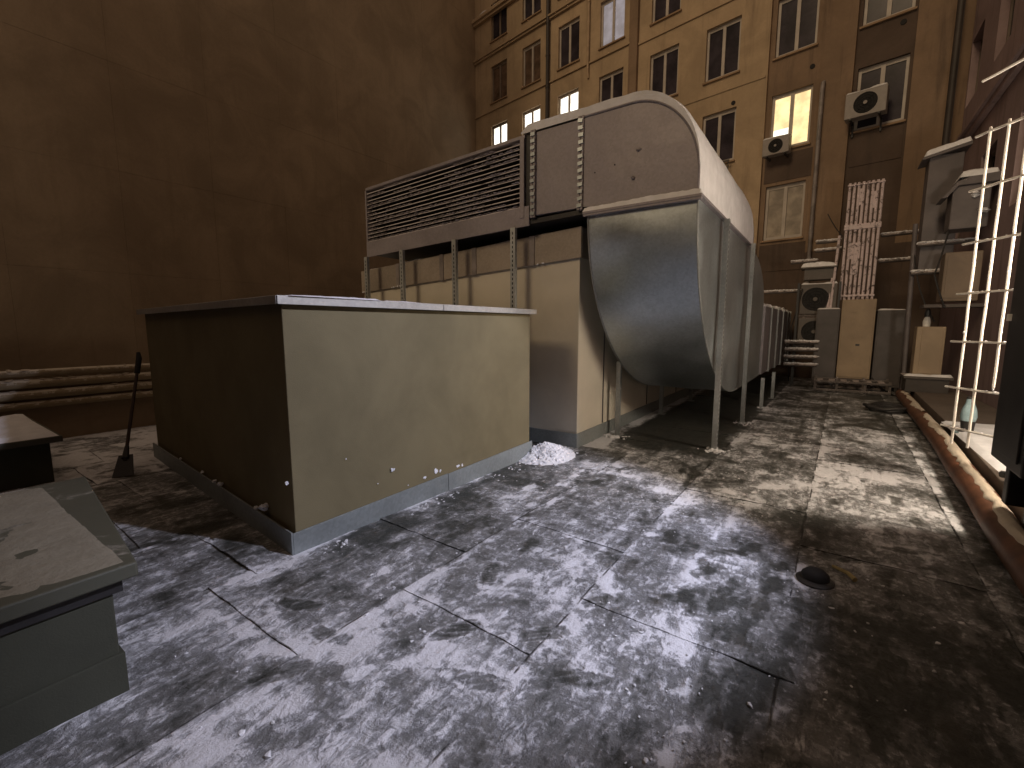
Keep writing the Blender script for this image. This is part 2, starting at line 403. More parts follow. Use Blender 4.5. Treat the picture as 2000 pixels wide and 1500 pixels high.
def sheet(x0f, x1f, y0, y1, seed, cell, lift=0.):
    wd = 1.0; nx = max(3, int(wd / cell)); ny = max(3, int((y1 - y0) / cell)); vs = []; cv = []; du = []; dv = []
    skew = random.uniform(-.02, .02)
    for j in range(ny + 1):
        for i in range(nx + 1):
            u = i / nx; v = j / ny; y = y0 + (y1 - y0) * v + skew * (u - .5) * 2 + .012 * noise.noise(Vector((u * 5, seed, v)))
            a = seamx(x0f, y); b = seamx(x1f, y) + .07
            x = a + (b - a) * u
            x += .006 * noise.noise(Vector((y * 1.1, seed, 0)))
            z = .003 + .007 * (1 - u) + lift * (1 - v) ** 3                     # left edge laps over the neighbour
            z += .0065 * max(0, fbm(x, y, 5, 3, 1.6)) + .003 * fbm(x, y, 9, 2, 8)
            z += .018 * max(0, noise.noise(Vector((x * .9 + seed, y * 1.1, 2.))) - .28) * 1.6
            z += .010 * max(0, noise.noise(Vector((x * 1.4 + y * .7, y * 3.1 - x * 1.1, seed))) - .12) + .006 * abs(noise.noise(Vector((x * 5, y * 2.2, 6))))
            vs.append((x, y, z)); cv.append(cover(x, y)); du.append(u * (b - a)); dv.append(v * (y1 - y0))
    W1 = nx + 1; fs = [(j * W1 + i, j * W1 + i + 1, (j + 1) * W1 + i + 1, (j + 1) * W1 + i) for j in range(ny) for i in range(nx)]
    # rim down to the deck gives the sheet its thickness
    rim = [i for i in range(W1)] + [j * W1 + nx for j in range(1, ny + 1)] + [ny * W1 + i for i in range(nx - 1, -1, -1)] + [j * W1 for j in range(ny - 1, 0, -1)]
    base = len(vs)
    for i in rim: x, y, z = vs[i]; vs.append((x, y, -.02)); cv.append(.1); du.append(0); dv.append(0)
    n = len(rim); fs += [(rim[k], base + k, base + (k + 1) % n, rim[(k + 1) % n]) for k in range(n)]
    m = MB(); m.add(vs, fs); o = m.build('roofing_sheet', M['roof'], rb, recalc=False)
    o.data.polygons.foreach_set('use_smooth', [True] * len(o.data.polygons))
    at = o.data.attributes.new('cover', 'FLOAT', 'POINT'); at.data.foreach_set('value', cv)
    for nm, dat in (('edge_u', du), ('edge_v', dv)): q = o.data.attributes.new(nm, 'FLOAT', 'POINT'); q.data.foreach_set('value', dat)
    try: o.data.set_sharp_from_angle(angle=R(50))
    except Exception: pass
    return o
ends = {-2.02: [-1.2, 1.72, 2.95, 7.2, 12, 16.6], -3.0: [-1.2, 1.05, 2.3, 6.1, 11, 16.6], -1.09: [-1.2, 2.25, 4.5, 8.9, 13.4, 16.6], -.09: [-1.2, 1.35, 3.75, 6.4, 10.6, 16.6],
        .87: [-1.2, 2.6, 5.2, 9.4, 16.6], -3.97: [-1.2, 1.3, 1.9], -4.95: [-1.2, 1.0, 2.0], -5.93: [-1.2, 1.35, 2.1], -6.9: [-1.2, 1.2, 5, 12], -7.87: [-1.2, 1.5, 5, 12], -8.85: [-1.2, 1, 5, 12], -9.8: [-1.2, 4, 12]}
for k, s in enumerate(SEAM[:-1]):
    e = ends[s]
    for a, b in zip(e[:-1], e[1:]):
        near = a < 6 and s > -4.5
        sheet(s, SEAM[k + 1], a, b + .06, k * 3.7 + a, (.018 if b < 4 else .028) if near else .09, .006)

# ---- pieces of trodden, crumbled snow lying on the sheets
m = MB()
for i in range(1500):
    x = random.gauss(-.9, .95); y = random.uniform(.6, 7.5)
    if x < -2.6 or x > 1.1: continue
    if y > 5.8 and x < -1: continue
    if fbm(x, y, 21, 3, 1.2) < .02: continue
    clump(m, x, y, .012, random.choice((.004, .005, .007, .010)) * random.uniform(.7, 1.4), i, .6, 5)
for i in range(420):
    y = random.uniform(1.7, 5); x = -2.9 + abs(random.gauss(0, .09))
    if noise.noise(Vector((y * 1.6, 1, 4))) > -.02: clump(m, x, y, .010, random.choice((.004, .006, .009, .014)) * random.uniform(.6, 1.3), i, .6, 6)
m.build('snow_crumbs', M['snow'], kind='stuff')

# ---- blank panel wall far left
LWX = -16.0
lw = thing('concrete_panel_wall', 'huge dark blank concrete panel wall rising out of the picture at the far left', 'wall', (LWX, 0, 0))
B(-1.5, -.16, -8, 21.6, -2, 24).build('wall_core', M['leftwall'], lw)
zs = [-2.5, .3, 3.05, 5.75, 8.5, 11.3, 14.1, 16.9, 19.7, 22.5]
pm = {}
yy = -7.0; ys = []
while yy < 21.5: ys.append(yy); yy += 2.28
for j in range(len(zs) - 1):
    for y in ys:
        h = zs[j + 1] - zs[j]; key = round(h, 2)
        if key not in pm: pm[key] = B(-.15, 0, .0015, 2.2785, .0018, h - .0018).mesh('panel', M['leftwall'])
        o = bpy.data.objects.new('panel', pm[key]); COL.objects.link(o); o.parent = lw; o.location = (random.uniform(-.003, .003), y, zs[j])

# ---- low parapet with pipes, far left
pw = tag(B(-9.2, -8.95, -3, 12.5, -.02, .98).build('parapet_wall', M['leftwall'], bevel=.01), 'low plain parapet wall carrying the pipes at the far left', 'wall')
for i, (z, r) in enumerate(((.97, .048), (.83, .062), (.68, .062), (.53, .05))):
    t = MB(); pts = [(-8.84 + .012 * noise.noise(Vector((y, i, 0))), y, z + .02 * noise.noise(Vector((y * .3, i, 5)))) for y in [k * .5 - 2.5 for k in range(30)]]
    t.tube(pts, r, 12)
    p = t.build('lagged_pipe', M['pipe_g'], smooth=True)
    tag(p, ['topmost of the four snowy pipes along the left parapet', 'second pipe from the top of the four along the left parapet',
            'third pipe from the top of the four along the left parapet', 'lowest of the four snowy pipes along the left parapet'][i], 'pipe', 'pipes along the left parapet')
    s = MB()
    for k in range(int(90)):
        y = -2.4 + k * .15
        if noise.noise(Vector((y * .9, i * 5, 1))) > -.05: clump(s, -8.84, y, z + r * .93, random.uniform(.035, .06), k + i * 99, .35, 6)
    s.build('snow', M['pipe_snow'] if 'pipe_snow' in M else M['snow'], p, smooth=True, kind='stuff')

# ---- right building wall (mostly outside the frame)
RX = 2.3
rw = thing('right_building', 'mauve rendered building wall seen edge on at the far right with narrow window openings', 'building', (0, 0, 0))
def wall_holes(mb, s0, s1, z0, z1, holes, y=0., depth=.2, f=lambda s, y, z: (s, y, z)):
    ss = sorted({s0, s1} | {h[0] for h in holes} | {h[1] for h in holes}); zz = sorted({z0, z1} | {h[2] for h in holes} | {h[3] for h in holes})
    ss = [s for s in ss if s0 <= s <= s1]; zz = [z for z in zz if z0 <= z <= z1]
    for a, b in zip(ss[:-1], ss[1:]):
        for c, d in zip(zz[:-1], zz[1:]):
            ms, mz = (a + b) / 2, (c + d) / 2
            if any(h[0] < ms < h[1] and h[2] < mz < h[3] for h in holes): continue
            mb.add([f(a, y, c), f(b, y, c), f(b, y, d), f(a, y, d)], [(0, 1, 2, 3)])
    for h in holes:
        a, b, c, d = h
        for p, q in (((a, c), (b, c)), ((b, c), (b, d)), ((b, d), (a, d)), ((a, d), (a, c))):
            mb.add([f(p[0], y, p[1]), f(q[0], y, q[1]), f(q[0], y + depth, q[1]), f(p[0], y + depth, p[1])], [(0, 1, 2, 3)])
rh = [(yy, yy + 1.1, z, z + 1.5) for yy in (10.2, 12.6, 15.0) for z in (3.6, 6.9, 9.9, 12.9)]
m = MB(); wall_holes(m, -8, 16.2, -1, 19, rh, 0, .25, lambda s, y, z: (RX + y, s, z)); m.build('wall', M['rightwall'], rw, recalc=False)
B(RX + .26, RX + 5, -8, 16.2, -1, 19.0).build('wall_core', M['rightwall'], rw)
gm = B(RX + .17, RX + .2, 0, 1.1, 0, 1.5).mesh('window', M['glass']); fm = MB()
for a in ((0, .06), (.52, .58), (1.04, 1.1)): fm.box(RX + .14, RX + .17, a[0], a[1], 0, 1.5)
fm.box(RX + .14, RX + .17, .06, 1.04, 0, .06); fm.box(RX + .14, RX + .17, .06, 1.04, 1.44, 1.5); fmm = fm.mesh('window_frame', M['frame_d'])
for a, b, c, d in rh:
    w = bpy.data.objects.new('window', gm); COL.objects.link(w); w.parent = rw; w.location = (0, a, c)
    g = bpy.data.objects.new('frame', fmm); COL.objects.link(g); g.parent = w
m = MB(); m.box(RX - .16, RX - .003, 5, 16.2, 6.0, 6.09); m.box(RX - .10, RX - .003, 5, 16.2, 5.88, 5.997); m.build('cornice', M['rightwall'], rw, bevel=.01)
# gutter pipe in the corner
t = MB(); t.tube([(2.02, 16.2, 20), (2.02, 16.15, 5.2)], .075, 10); t.build('corner_downpipe', M['drain'], smooth=True)
tag(bpy.data.objects['corner_downpipe'], 'thin dark downpipe in the corner between the tan facade and the mauve wall', 'downpipe')

# ---- unseen block added behind the camera to shade the near roof
tag(B(-15.9, 2.25, -8.6, -3.6, -1.0, 6.6).build('rear_shade_block', M['rightwall'], bevel=.02), 'plain unseen block added behind the viewer to shade the near roof', 'building')

# ================================================================ TAN FACADE
P0 = (-16.0, 19.53); FA = R(-9.647)
fb = thing('tan_facade_building', 'long tan plastered building with rows of casement windows closing the courtyard', 'building', (P0[0], P0[1], 0), FA)
COLS = [1.75, 3.90, 6.05, 8.20, 10.40, 12.50, 14.65, 16.85]
ROWS = [1.62, 4.40, 7.17, 9.95, 12.72, 15.55]
WH = 1.70; WW = 1.12
def hole(ci, ri):
    c = COLS[ci]; w = WW / 2
    return (c - w, c + w, ROWS[ri], ROWS[ri] + WH)
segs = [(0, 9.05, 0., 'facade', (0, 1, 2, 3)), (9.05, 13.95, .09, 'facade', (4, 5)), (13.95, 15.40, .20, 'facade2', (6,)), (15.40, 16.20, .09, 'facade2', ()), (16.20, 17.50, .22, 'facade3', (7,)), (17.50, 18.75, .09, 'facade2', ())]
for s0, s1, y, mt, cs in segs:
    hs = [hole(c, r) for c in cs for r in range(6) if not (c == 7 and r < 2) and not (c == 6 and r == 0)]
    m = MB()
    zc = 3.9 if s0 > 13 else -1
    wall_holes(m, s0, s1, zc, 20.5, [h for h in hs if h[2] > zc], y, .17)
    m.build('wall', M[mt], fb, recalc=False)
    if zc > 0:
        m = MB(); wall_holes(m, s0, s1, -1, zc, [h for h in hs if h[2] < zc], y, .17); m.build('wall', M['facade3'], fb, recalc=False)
m = MB()   # returns between planes
for s, a, b in ((9.05, 0, .09), (13.95, .09, .20), (15.40, .09, .20), (16.20, .09, .22), (17.50, .09, .22)):
    m.add([(s, a, -1), (s, b, -1), (s, b, 20.5), (s, a, 20.5)], [(0, 1, 2, 3)])
m.build('wall', M['reveal'], fb, recalc=False)
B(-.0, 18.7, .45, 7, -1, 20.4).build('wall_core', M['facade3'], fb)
B(-.28, -.003, .06, 7, -1, 20.5).build('wall', M['reveal'], fb)
# lower dark plaster fields under the windows of the two bays
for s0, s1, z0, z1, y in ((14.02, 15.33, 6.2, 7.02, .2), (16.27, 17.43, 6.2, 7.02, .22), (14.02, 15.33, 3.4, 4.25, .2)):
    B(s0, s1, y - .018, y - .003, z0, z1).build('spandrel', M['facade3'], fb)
# string courses and cornices
for z, s0, s1, pr, y in ((15.0, -.32, 9.0, .17, 0), (12.33, .0, 9.04, .07, 0), (9.58, .0, 9.04, .06, 0), (6.85, 0, 9.04, .06, 0), (12.2, 9.06, 13.9, .05, .09), (9.45, 9.06, 13.9, .03, .09)):
    m = MB(); m.box(s0, s1, y - pr, y - .003, z, z + .07)
    if pr > .1: m.box(s0 + .05, s1, y - pr * .6, y - .004, z - .09, z - .002)
    m.build('string_course', M['facade'], fb, bevel=.008)
m = MB(); m.box(-.36, 9.02, -.26, -.003, 16.78, 16.93); m.box(-.3, 9.0, -.16, -.004, 16.66, 16.777); m.build('cornice', M['facade'], fb, bevel=.01)
sp = snow_patch(-.36, 9.0, -.25, .0, 16.93, .07, 4, .06, .5); sp.build('snow', M['snow'], fb, smooth=True, kind='stuff')
B(9.0, 9.35, -.05, .085, -1, 20.5).build('shaded_pilaster', M['facade2'], fb)  # its darker plaster colour carries the shadow of the wall step
# windows
def window_meshes():
    w, h = WW, WH; fr = MB()
    fr.box(-w / 2, w / 2, .10, .168, 0, .07); fr.box(-w / 2, w / 2, .10, .168, h - .07, h)
    for a, b in ((-w / 2, -w / 2 + .075), (-.05, .05), (w / 2 - .075, w / 2)): fr.box(a, b, .095, .168, .071, h - .071)
    for c in (-1, 1):   # casement rails
        x0, x1 = sorted((c * .052, c * (w / 2 - .077)))
        fr.box(x0, x1, .11, .15, .073, .11); fr.box(x0, x1, .11, .15, h - .11, h - .073)
    pane = B(0, w / 2 - .125, .135, .147, .11, h - .11); sill = MB().box(-w / 2 - .05, w / 2 + .05, -.07, .098, -.055, -.004)
    return fr, pane, sill
fr, pane, sill = window_meshes()
FM = {'frame': fr.mesh('window', M['frame']), 'frame_d': fr.mesh('window', M['frame_d'])}
PM = {k: pane.mesh('pane', M[k]) for k in ('glass', 'glass2', 'glass3', 'lit', 'litw', 'litd')}
SM = sill.mesh('sill', M['reveal'])
special = {(0, 3): 'lit', (1, 3): 'lit', (2, 3): 'lit', (6, 2): 'litw', (3, 4): 'litd', (0, 4): 'glass2', (1, 4): 'glass2', (6, 1): 'glass3'}
for ci, c in enumerate(COLS):
    for ri, z in enumerate(ROWS):
        if (ci == 7 and ri < 2) or (ci == 6 and ri == 0): continue
        y = [s for s in segs if s[0] <= c < s[1]][0][2]
        k = special.get((ci, ri), 'glass')
        o = bpy.data.objects.new('window', FM['frame_d' if ci == 0 else 'frame']); COL.objects.link(o); o.parent = fb; o.location = (c, y, z)
        if k in ('lit', 'litw'): o['label'] = 'brightly lit window' if k == 'lit' else 'warm yellow lit window'
        for x in (.055, -WW / 2 + .07):
            p = bpy.data.objects.new('pane', PM[k]); COL.objects.link(p); p.parent = o; p.location = (x, 0, 0)
        q = bpy.data.objects.new('sill', SM); COL.objects.link(q); q.parent = o
        if k == 'litw':
            B(-WW / 2 + .08, -.06, .128, .134, .12, .66).build('pane_glow', M['litb'], o)  # glowing quad added for the brighter lower left of the lit pane
# fallen soot streak slots etc. on the facade: small vent holes
for s, z, y in ((15.15, 9.35, .2), (17.2, 9.7, .22), (12.95, 9.0, .09)):
    t = MB(); t.tube([(s, y - .02, z), (s, y + .04, z)], .07, 10); t.build('vent_hole', M['black'], fb)
# downpipes on the facade
def fpt(s, y, z):
    ca, sa = math.cos(FA), math.sin(FA); return (P0[0] + s * ca - y * sa, P0[1] + s * sa + y * ca, z)
def downpipe(pts, r, mat, label):
    t = MB(); t.tube([fpt(*p) for p in pts], r, 10)
    o = tag(t.build('downpipe', mat, smooth=True), label, 'downpipe')
    for (a, b) in zip(pts[:-1], pts[1:]):
        n = int(abs(a[2] - b[2]) / 1.4)
        for k in range(1, n + 1):
            u = k / (n + 1); z = a[2] + (b[2] - a[2]) * u; q = fpt(a[0] + (b[0] - a[0]) * u, a[1] + (b[1] - a[1]) * u, z)
            MB().tube([(q[0], q[1], z - .03), (q[0], q[1], z + .03)], r * 1.18, 10).build('pipe_bracket', mat, o)
downpipe([(4.97, -.1, 20), (4.97, -.1, 3)], .085, M['drain'], 'dark downpipe between the second and third window columns of the tan facade')
downpipe([(7.12, -.08, 20), (7.12, -.08, 12.0), (7.12, -.02, 11.8)], .05, M['drain_l'], 'short pale downpipe ending above a lower window of the tan facade')
downpipe([(15.5, .09, 8.75), (15.5, .0, 8.7), (15.5, -.03, 8.5), (15.5, -.03, 3.1), (15.5, .0, 1.0)], .055, M['drain_z'], 'zinc downpipe right of the warm yellow lit window')

# wall mounted air conditioners
def ac_unit(name, label, w, h, d, loc, rz, mat, fr=.4, snow=True, fx=.5, group=None):
    t = thing(name, label, 'air conditioner', loc, rz, group)
    B(0, w, 0, d, 0, h).build('casing', mat, t, bevel=.015)
    cx = w * fx; cz = h * .5; r = h * fr
    m = MB(); m.tube([(cx, -.004, cz), (cx, -.0, cz)], r * 1.02, 24); m.tube([(cx, -.006, cz), (cx, -.0045, cz)], r * .96, 24); m.build('fan_recess', M['black'], t)
    g = MB()
    for k in (.95, .72, .48, .26):
        n = 24; pts = [(cx + r * k * math.cos(a * 2 * math.pi / n), -.022, cz + r * k * math.sin(a * 2 * math.pi / n)) for a in range(n + 1)]
        g.tube(pts, .005, 4, cap=False)
    for k in range(8):
        a = k * math.pi / 4; g.tube([(cx, -.024, cz), (cx + r * math.cos(a), -.024, cz + r * math.sin(a))], .004, 4)
    g.build('fan_grille', M['dark'], t)
    m = MB(); m.tube([(cx, -.032, cz), (cx, -.02, cz)], r * .18, 12); m.build('fan_hub', mat, t)
    if snow: snow_patch(0, w, 0, d, h, .05, w * 9 + loc[2], .04, .5).build('snow', M['snow'], t, smooth=True, kind='stuff')
    return t
p = fpt(16.15, -.36, 7.36)
a = ac_unit('air_conditioner', 'larger pale air conditioner hung under the upper right window of the tan facade', .92, .66, .34, p, FA, M['acw'])
m = MB()
for x in (.12, .76): m.box(x, x + .04, .0, .56, -.04, -.003); m.box(x, x + .04, .50, .56, -.35, -.041)
m.build('bracket', M['dark'], a)
p = fpt(14.05, -.28, 6.92)
a = ac_unit('air_conditioner', 'small pale air conditioner below the warm yellow lit window', .74, .50, .28, p, FA, M['acw'])
m = MB()
for x in (.1, .6): m.box(x, x + .04, .0, .46, -.04, -.003)
m.build('bracket', M['dark'], a)
# short balcony rail under the 12.5 column
t = thing('window_guard', 'small snowy window guard rail just right of the curved duct on the tan facade', 'railing', fpt(12.05, -.15, 6.55), FA)
m = MB(); m.box(0, .95, 0, .04, .55, .60); m.box(0, .95, 0, .04, .0, .04); m.build('rail', M['snowbar'], t)
for k in range(7): B(.02 + k * .148, .045 + k * .148, .005, .03, .04, .55).build('baluster', M['dark'], t)

# ================================================================ NEAR HOUSING (box A)
A = [(-2.97, 1.59), (-2.93, 4.58), (-6.70, 4.75), (-6.70, 1.93)]
ha = thing('low_vent_housing', 'low tan rendered rooftop housing with a thin metal lid in the foreground', 'roof housing')
def inset(poly, d):
    cx = sum(p[0] for p in poly) / len(poly); cy = sum(p[1] for p in poly) / len(poly)
    return [(x + math.copysign(d, cx - x), y + math.copysign(d, cy - y)) for x, y in poly]
MB().prism(inset(A, .012), 0, 1.765).build('wall', M['tan'], ha, bevel=.006)
# base flashings as bent sheet pieces
def plank(a, b, z0a, z1a, z0b, z1b, th, mat, name, par, nrm):
    a = Vector((*a, 0)); b = Vector((*b, 0)); n = Vector((*nrm, 0)) * th
    vs = [a + Vector((0, 0, z0a)), b + Vector((0, 0, z0b)), b + Vector((0, 0, z1b)), a + Vector((0, 0, z1a))]
    vs2 = [v + n for v in vs]; m = MB(); m.add(vs + vs2, [(0, 1, 2, 3), (4, 7, 6, 5), (0, 4, 5, 1), (1, 5, 6, 2), (2, 6, 7, 3), (3, 7, 4, 0)])
    return m.build(name, mat, par, bevel=.002)
plank((-2.982, 1.575), (-2.955, 3.115), 0, .165, 0, .185, .016, M['flash'], 'base_flashing', ha, (1, 0))
plank((-2.955, 3.123), (-2.935, 4.60), 0, .18, 0, .205, .014, M['flash'], 'base_flashing', ha, (1, 0))
plank((-2.968, 1.575), (-6.72, 1.915), 0, .175, 0, .185, .014, M['flash'], 'base_flashing', ha, (0, -1))
# lid: coping pieces
def lid(poly, z0, z1, out, name, mat, par):
    cx = sum(p[0] for p in poly) / 4; cy = sum(p[1] for p in poly) / 4
    q = [(x - math.copysign(out, cx - x), y - math.copysign(out, cy - y)) for x, y in poly]
    MB().prism(q, z0, z1).build(name, mat, par, bevel=.004); return q
q = lid(A, 1.79, 1.802, .045, 'lid', M['coping'], ha)
q2 = lid(A, 1.768, 1.789, .025, 'lid_edge', M['coping'], ha)
for (a, b) in (((-2.925, 1.545), (-2.905, 3.05)), ((-2.905, 3.056), (-2.885, 4.62))):
    plank(a, b, 1.745, 1.7995, 1.745, 1.7995, .006, M['coping'], 'coping', ha, (1, 0))
plank((-2.93, 1.545), (-6.74, 1.885), 1.745, 1.7995, 1.74, 1.7995, .006, M['coping'], 'coping', ha, (0, -1))
snow_patch(-6.6, -2.95, 1.95, 4.5, 1.803, .016, 3, .06, -.25).build('snow', M['snow'], ha, smooth=True, kind='stuff')
snow_patch(-3.15, -2.9, 1.62, 2.35, 1.803, .018, 8, .03, .15, edge=.02).build('snow', M['snow'], ha, smooth=True, kind='stuff')
# thrown snow splats stuck on the render
m = MB()
for y, z, r in ((2.02, .60, .007), (2.46, .40, .018), (2.82, .225, .017), (2.98, .25, .026), (3.03, .235, .015), (3.78, .37, .011), (3.28, .21, .022), (3.34, .215, .018), (2.3, .32, .006), (2.62, .21, .006), (3.6, .235, .008)):
    for k in range(3):
        clump(m, -2.968 + .01, y + random.uniform(-.8, .8) * r, z + random.uniform(-.6, .6) * r, r * random.uniform(.4, .9), k + int(y * 99), .8, 9, .22)
for x, z, r in ((-3.45, .23, .03), (-3.6, .19, .018), (-4.4, .19, .02), (-4.55, .19, .018), (-3.02, .52, .010), (-4.9, .2, .012), (-5.6, .2, .012)):
    for k in range(3): clump(m, x + random.uniform(-.5, .5) * r, 1.59 + (-2.97 - x) * .0885 - .012, z + random.uniform(-.4, .4) * r, r, k + int(-x * 77), .8, 7)
m.build('snow', M['snow'], ha, kind='stuff')
# snow heap in the corner between the housings
m = MB(); nx = 46; ny = 60; vs = []; keep = []
for j in range(ny + 1):
    for i in range(nx + 1):
        x = -3.05 + .85 * i / nx; y = 4.2 + 1.15 * j / ny
        rr = math.hypot((x + 2.80) / .36, (y - 4.72) / .46)
        h = .12 * max(0, 1 - rr) ** .8 * (1 + .9 * fbm(x, y, 3, 4, 9)) + .11 * abs(fbm(x, y, 8, 4, 14)) * max(0, 1.25 - rr) + .015 * (noise.noise(Vector((x * 45, y * 45, 1)))) * max(0, 1.2 - rr)
        h -= .012 * rr
        vs.append((x, y, h + .01)); keep.append(h > -.002)
m.add(vs, [(j * (nx + 1) + i, j * (nx + 1) + i + 1, (j + 1) * (nx + 1) + i + 1, (j + 1) * (nx + 1) + i) for j in range(ny) for i in range(nx) if keep[j * (nx + 1) + i] or keep[(j + 1) * (nx + 1) + i + 1]])
for i in range(330):
    a = random.uniform(0, 6.28); rr = abs(random.gauss(0, .22)); x = -2.76 + rr * math.cos(a) * .75; y = 4.70 + rr * math.sin(a) * 1.2
    if x < -2.91 and y < 4.62: continue
    h = .14 * max(0, 1 - math.hypot((x + 2.80) / .36, (y - 4.72) / .46)) ** .8
    clump(m, x, y, h + .008, random.choice((.006, .010, .015, .024, .034)) * (1.15 - min(.6, rr * 1.8)), i, .8, 8)
tag(m.build('snow_heap', M['snow'], kind='stuff'), 'small crumbly white snow heap in the corner beside the low tan housing', 'snow heap')
def post_snow(x, y, label, s=1., seed=0):
    m = MB()
    for i in range(34):
        a = random.uniform(0, 6.28); r = abs(random.gauss(0, .09)) * s
        clump(m, x + r * math.cos(a) * 1.2, y + r * math.sin(a), .012, random.uniform(.012, .034) * s * (1.2 - min(1, r * 4)), i + seed, .55, 6)
    tag(m.build('snow_clump', M['snow'], kind='stuff'), label, 'snow', 'snow heaped round the post feet')

# ================================================================ TALL HOUSING (box B)
hb = thing('tall_vent_housing', 'tall cream rendered rooftop housing with a metal band round its top', 'roof housing')
BX0, BX1, BY0, BY1 = -6.95, -2.65, 5.27, 15.6
def shb(x): return -.058 * (BX1 - x)
m = MB(); vs = []
for y in (BY0, BY1):
    for x in (BX0, BX1): vs += [(x, y, 0), (x, y, 2.47 + shb(x))]
m.add(vs, [(0, 2, 3, 1), (4, 5, 7, 6), (0, 1, 5, 4), (2, 6, 7, 3), (1, 3, 7, 5)]); m.build('wall', M['cream'], hb, bevel=.006)
# metal band: panels along the front with standing joints
xs = [BX0 - .02, -6.0, -5.0, -4.35, -3.35, BX1 + .035]
for a, b in zip(xs[:-1], xs[1:]):
    m = MB(); y0, y1 = BY0 - .04, BY0 - .022; g = .004
    z = lambda x, q: q + shb(x)
    vs = [(a + g, y0, z(a, 2.455)), (b - g, y0, z(b, 2.455)), (b - g, y0, z(b, 2.83)), (a + g, y0, z(a, 2.83))]; vs += [(p[0], y1, p[2]) for p in vs]
    m.add(vs, [(0, 1, 2, 3), (4, 7, 6, 5), (0, 4, 5, 1), (1, 5, 6, 2), (2, 6, 7, 3), (3, 7, 4, 0)]); m.build('band_panel', M['capmetal'], hb, bevel=.003)
    if b < -3: 
        m = MB(); vs = [(b + .0 - .03, y0 - .012, z(b, 2.45)), (b + .05, y0 - .012, z(b, 2.45)), (b + .05, y0 - .012, z(b, 2.835)), (b - .03, y0 - .012, z(b, 2.835))]; vs += [(p[0], y0 - .001, p[2]) for p in vs]
        m.add(vs, [(0, 1, 2, 3), (4, 7, 6, 5), (0, 4, 5, 1), (1, 5, 6, 2), (2, 6, 7, 3), (3, 7, 4, 0)]); m.build('joint_cover', M['drain_z'], hb)
for y0, y1 in ((BY0 - .02, 7.4), (7.41, 9.5), (9.51, 11.6), (11.61, 13.6), (13.61, BY1)): B(BX1 + .018, BX1 + .036, y0, y1, 2.455, 2.83).build('band_panel', M['capmetal'], hb, bevel=.003)
m = MB(); vs = []
for y in (BY0 - .02, BY1):
    for x in (BX0, BX1 + .016): vs += [(x, y, 2.475 + shb(x)), (x, y, 2.81 + shb(x))]
m.add(vs, [(0, 2, 3, 1), (4, 5, 7, 6), (0, 1, 5, 4), (2, 6, 7, 3), (1, 3, 7, 5), (0, 4, 6, 2)]); m.build('parapet_core', M['coping'], hb)
snow_patch(BX0, BX1 + .03, BY0 - .035, BY0 + .5, 2.815, .03, 6, .035, .4, zf=lambda x, y: shb(x), edge=.03).build('snow', M['snow'], hb, smooth=True, kind='stuff')
m = MB()   # snow caught on the lower lip of the band
for i in range(240):
    x = random.uniform(BX0, BX1)
    n = noise.noise(Vector((x * 2.1, 4, 0)))
    if n < .12: continue
    clump(m, x, BY0 - .045, 2.455 + shb(x) + n * .02, random.uniform(.010, .026) * (.5 + n), i, .8, 6)
m.build('snow', M['snow'], hb, kind='stuff')
for y0, y1 in ((BY0 - .02, 7.0), (7.006, 9.2), (9.206, 11.5), (11.506, BY1)): B(BX1 + .002, BX1 + .018, y0, y1, 0, .20).build('base_flashing', M['flash'], hb, bevel=.002)
B(-4.9, BX1 + .018, BY0 - .036, BY0 - .021, 0, .20).build('base_flashing', M['flash'], hb, bevel=.002)
for yq in (6.06, 8.0, 9.9): B(BX1 + .003, BX1 + .012, yq, yq + .02, .21, 2.4).build('cable', M['grey'], hb)  # dark strips painting the cast shadows of the duct posts on the wall

# ================================================================ VENTILATION DUCT
dk = thing('ventilation_duct', 'big galvanised ventilation duct with louvres and a snow capped double elbow', 'duct')
DY0, DY1 = 5.03, 8.92; ZB, ZT = 3.0, 4.0; XL = -1.21; XI = -2.43
def shd(x): return min(0, (x + 3.2)) * .037
def shear_box(m, x0, x1, y0, y1, z0, z1):
    vs = [(x, y, z + shd(x)) for z in (z0, z1) for y in (y0, y1) for x in (x0, x1)]
    m.add(vs, [(0, 2, 3, 1), (4, 5, 7, 6), (0, 1, 5, 4), (2, 6, 7, 3), (0, 4, 6, 2), (1, 3, 7, 5)]); return m
# louvre section
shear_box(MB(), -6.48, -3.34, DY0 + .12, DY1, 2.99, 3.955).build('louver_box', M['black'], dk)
m = MB(); shear_box(m, -6.5, -3.33, DY0 + .0, DY1 + .02, 3.958, 4.0); shear_box(m, -6.52, -6.485, DY0, DY1, 2.99, 3.957); shear_box(m, -3.40, -3.335, DY0 - .012, DY0 + .12, 2.99, 3.957)
m.build('louver_frame', M['galv_f'], dk, bevel=.003)
shear_box(MB(), -6.52, -3.26, DY0 - .005, DY0 + .02, 2.885, 3.13).build('fascia', M['galv_f'], dk, bevel=.003)
nb = 14
bm_ = MB(); n = 60
for j in range(n):   # one blade with a slightly wavy lip
    x0 = -3.07 / 2 + 3.07 * j / n; x1 = -3.07 / 2 + 3.07 * (j + 1) / n
    def sec(x): 
        k = x - 4.93; w = .0015 * noise.noise(Vector((x * 5, 0, 0)))
        return [(x, -.005, -.028 + (x) * .037 + w), (x, .055, -.008 + x * .037), (x, .055, -.004 + x * .037), (x, -.005, -.022 + x * .037 + w), (x, -.012, -.036 + x * .037 + w)]
    bm_.add(sec(x0) + sec(x1), [(0, 5, 6, 1), (3, 2, 7, 8), (4, 3, 8, 9), (4, 9, 5, 0), (1, 6, 7, 2)])
bmesh_ = bm_.mesh('louver_blade', M['blade'])
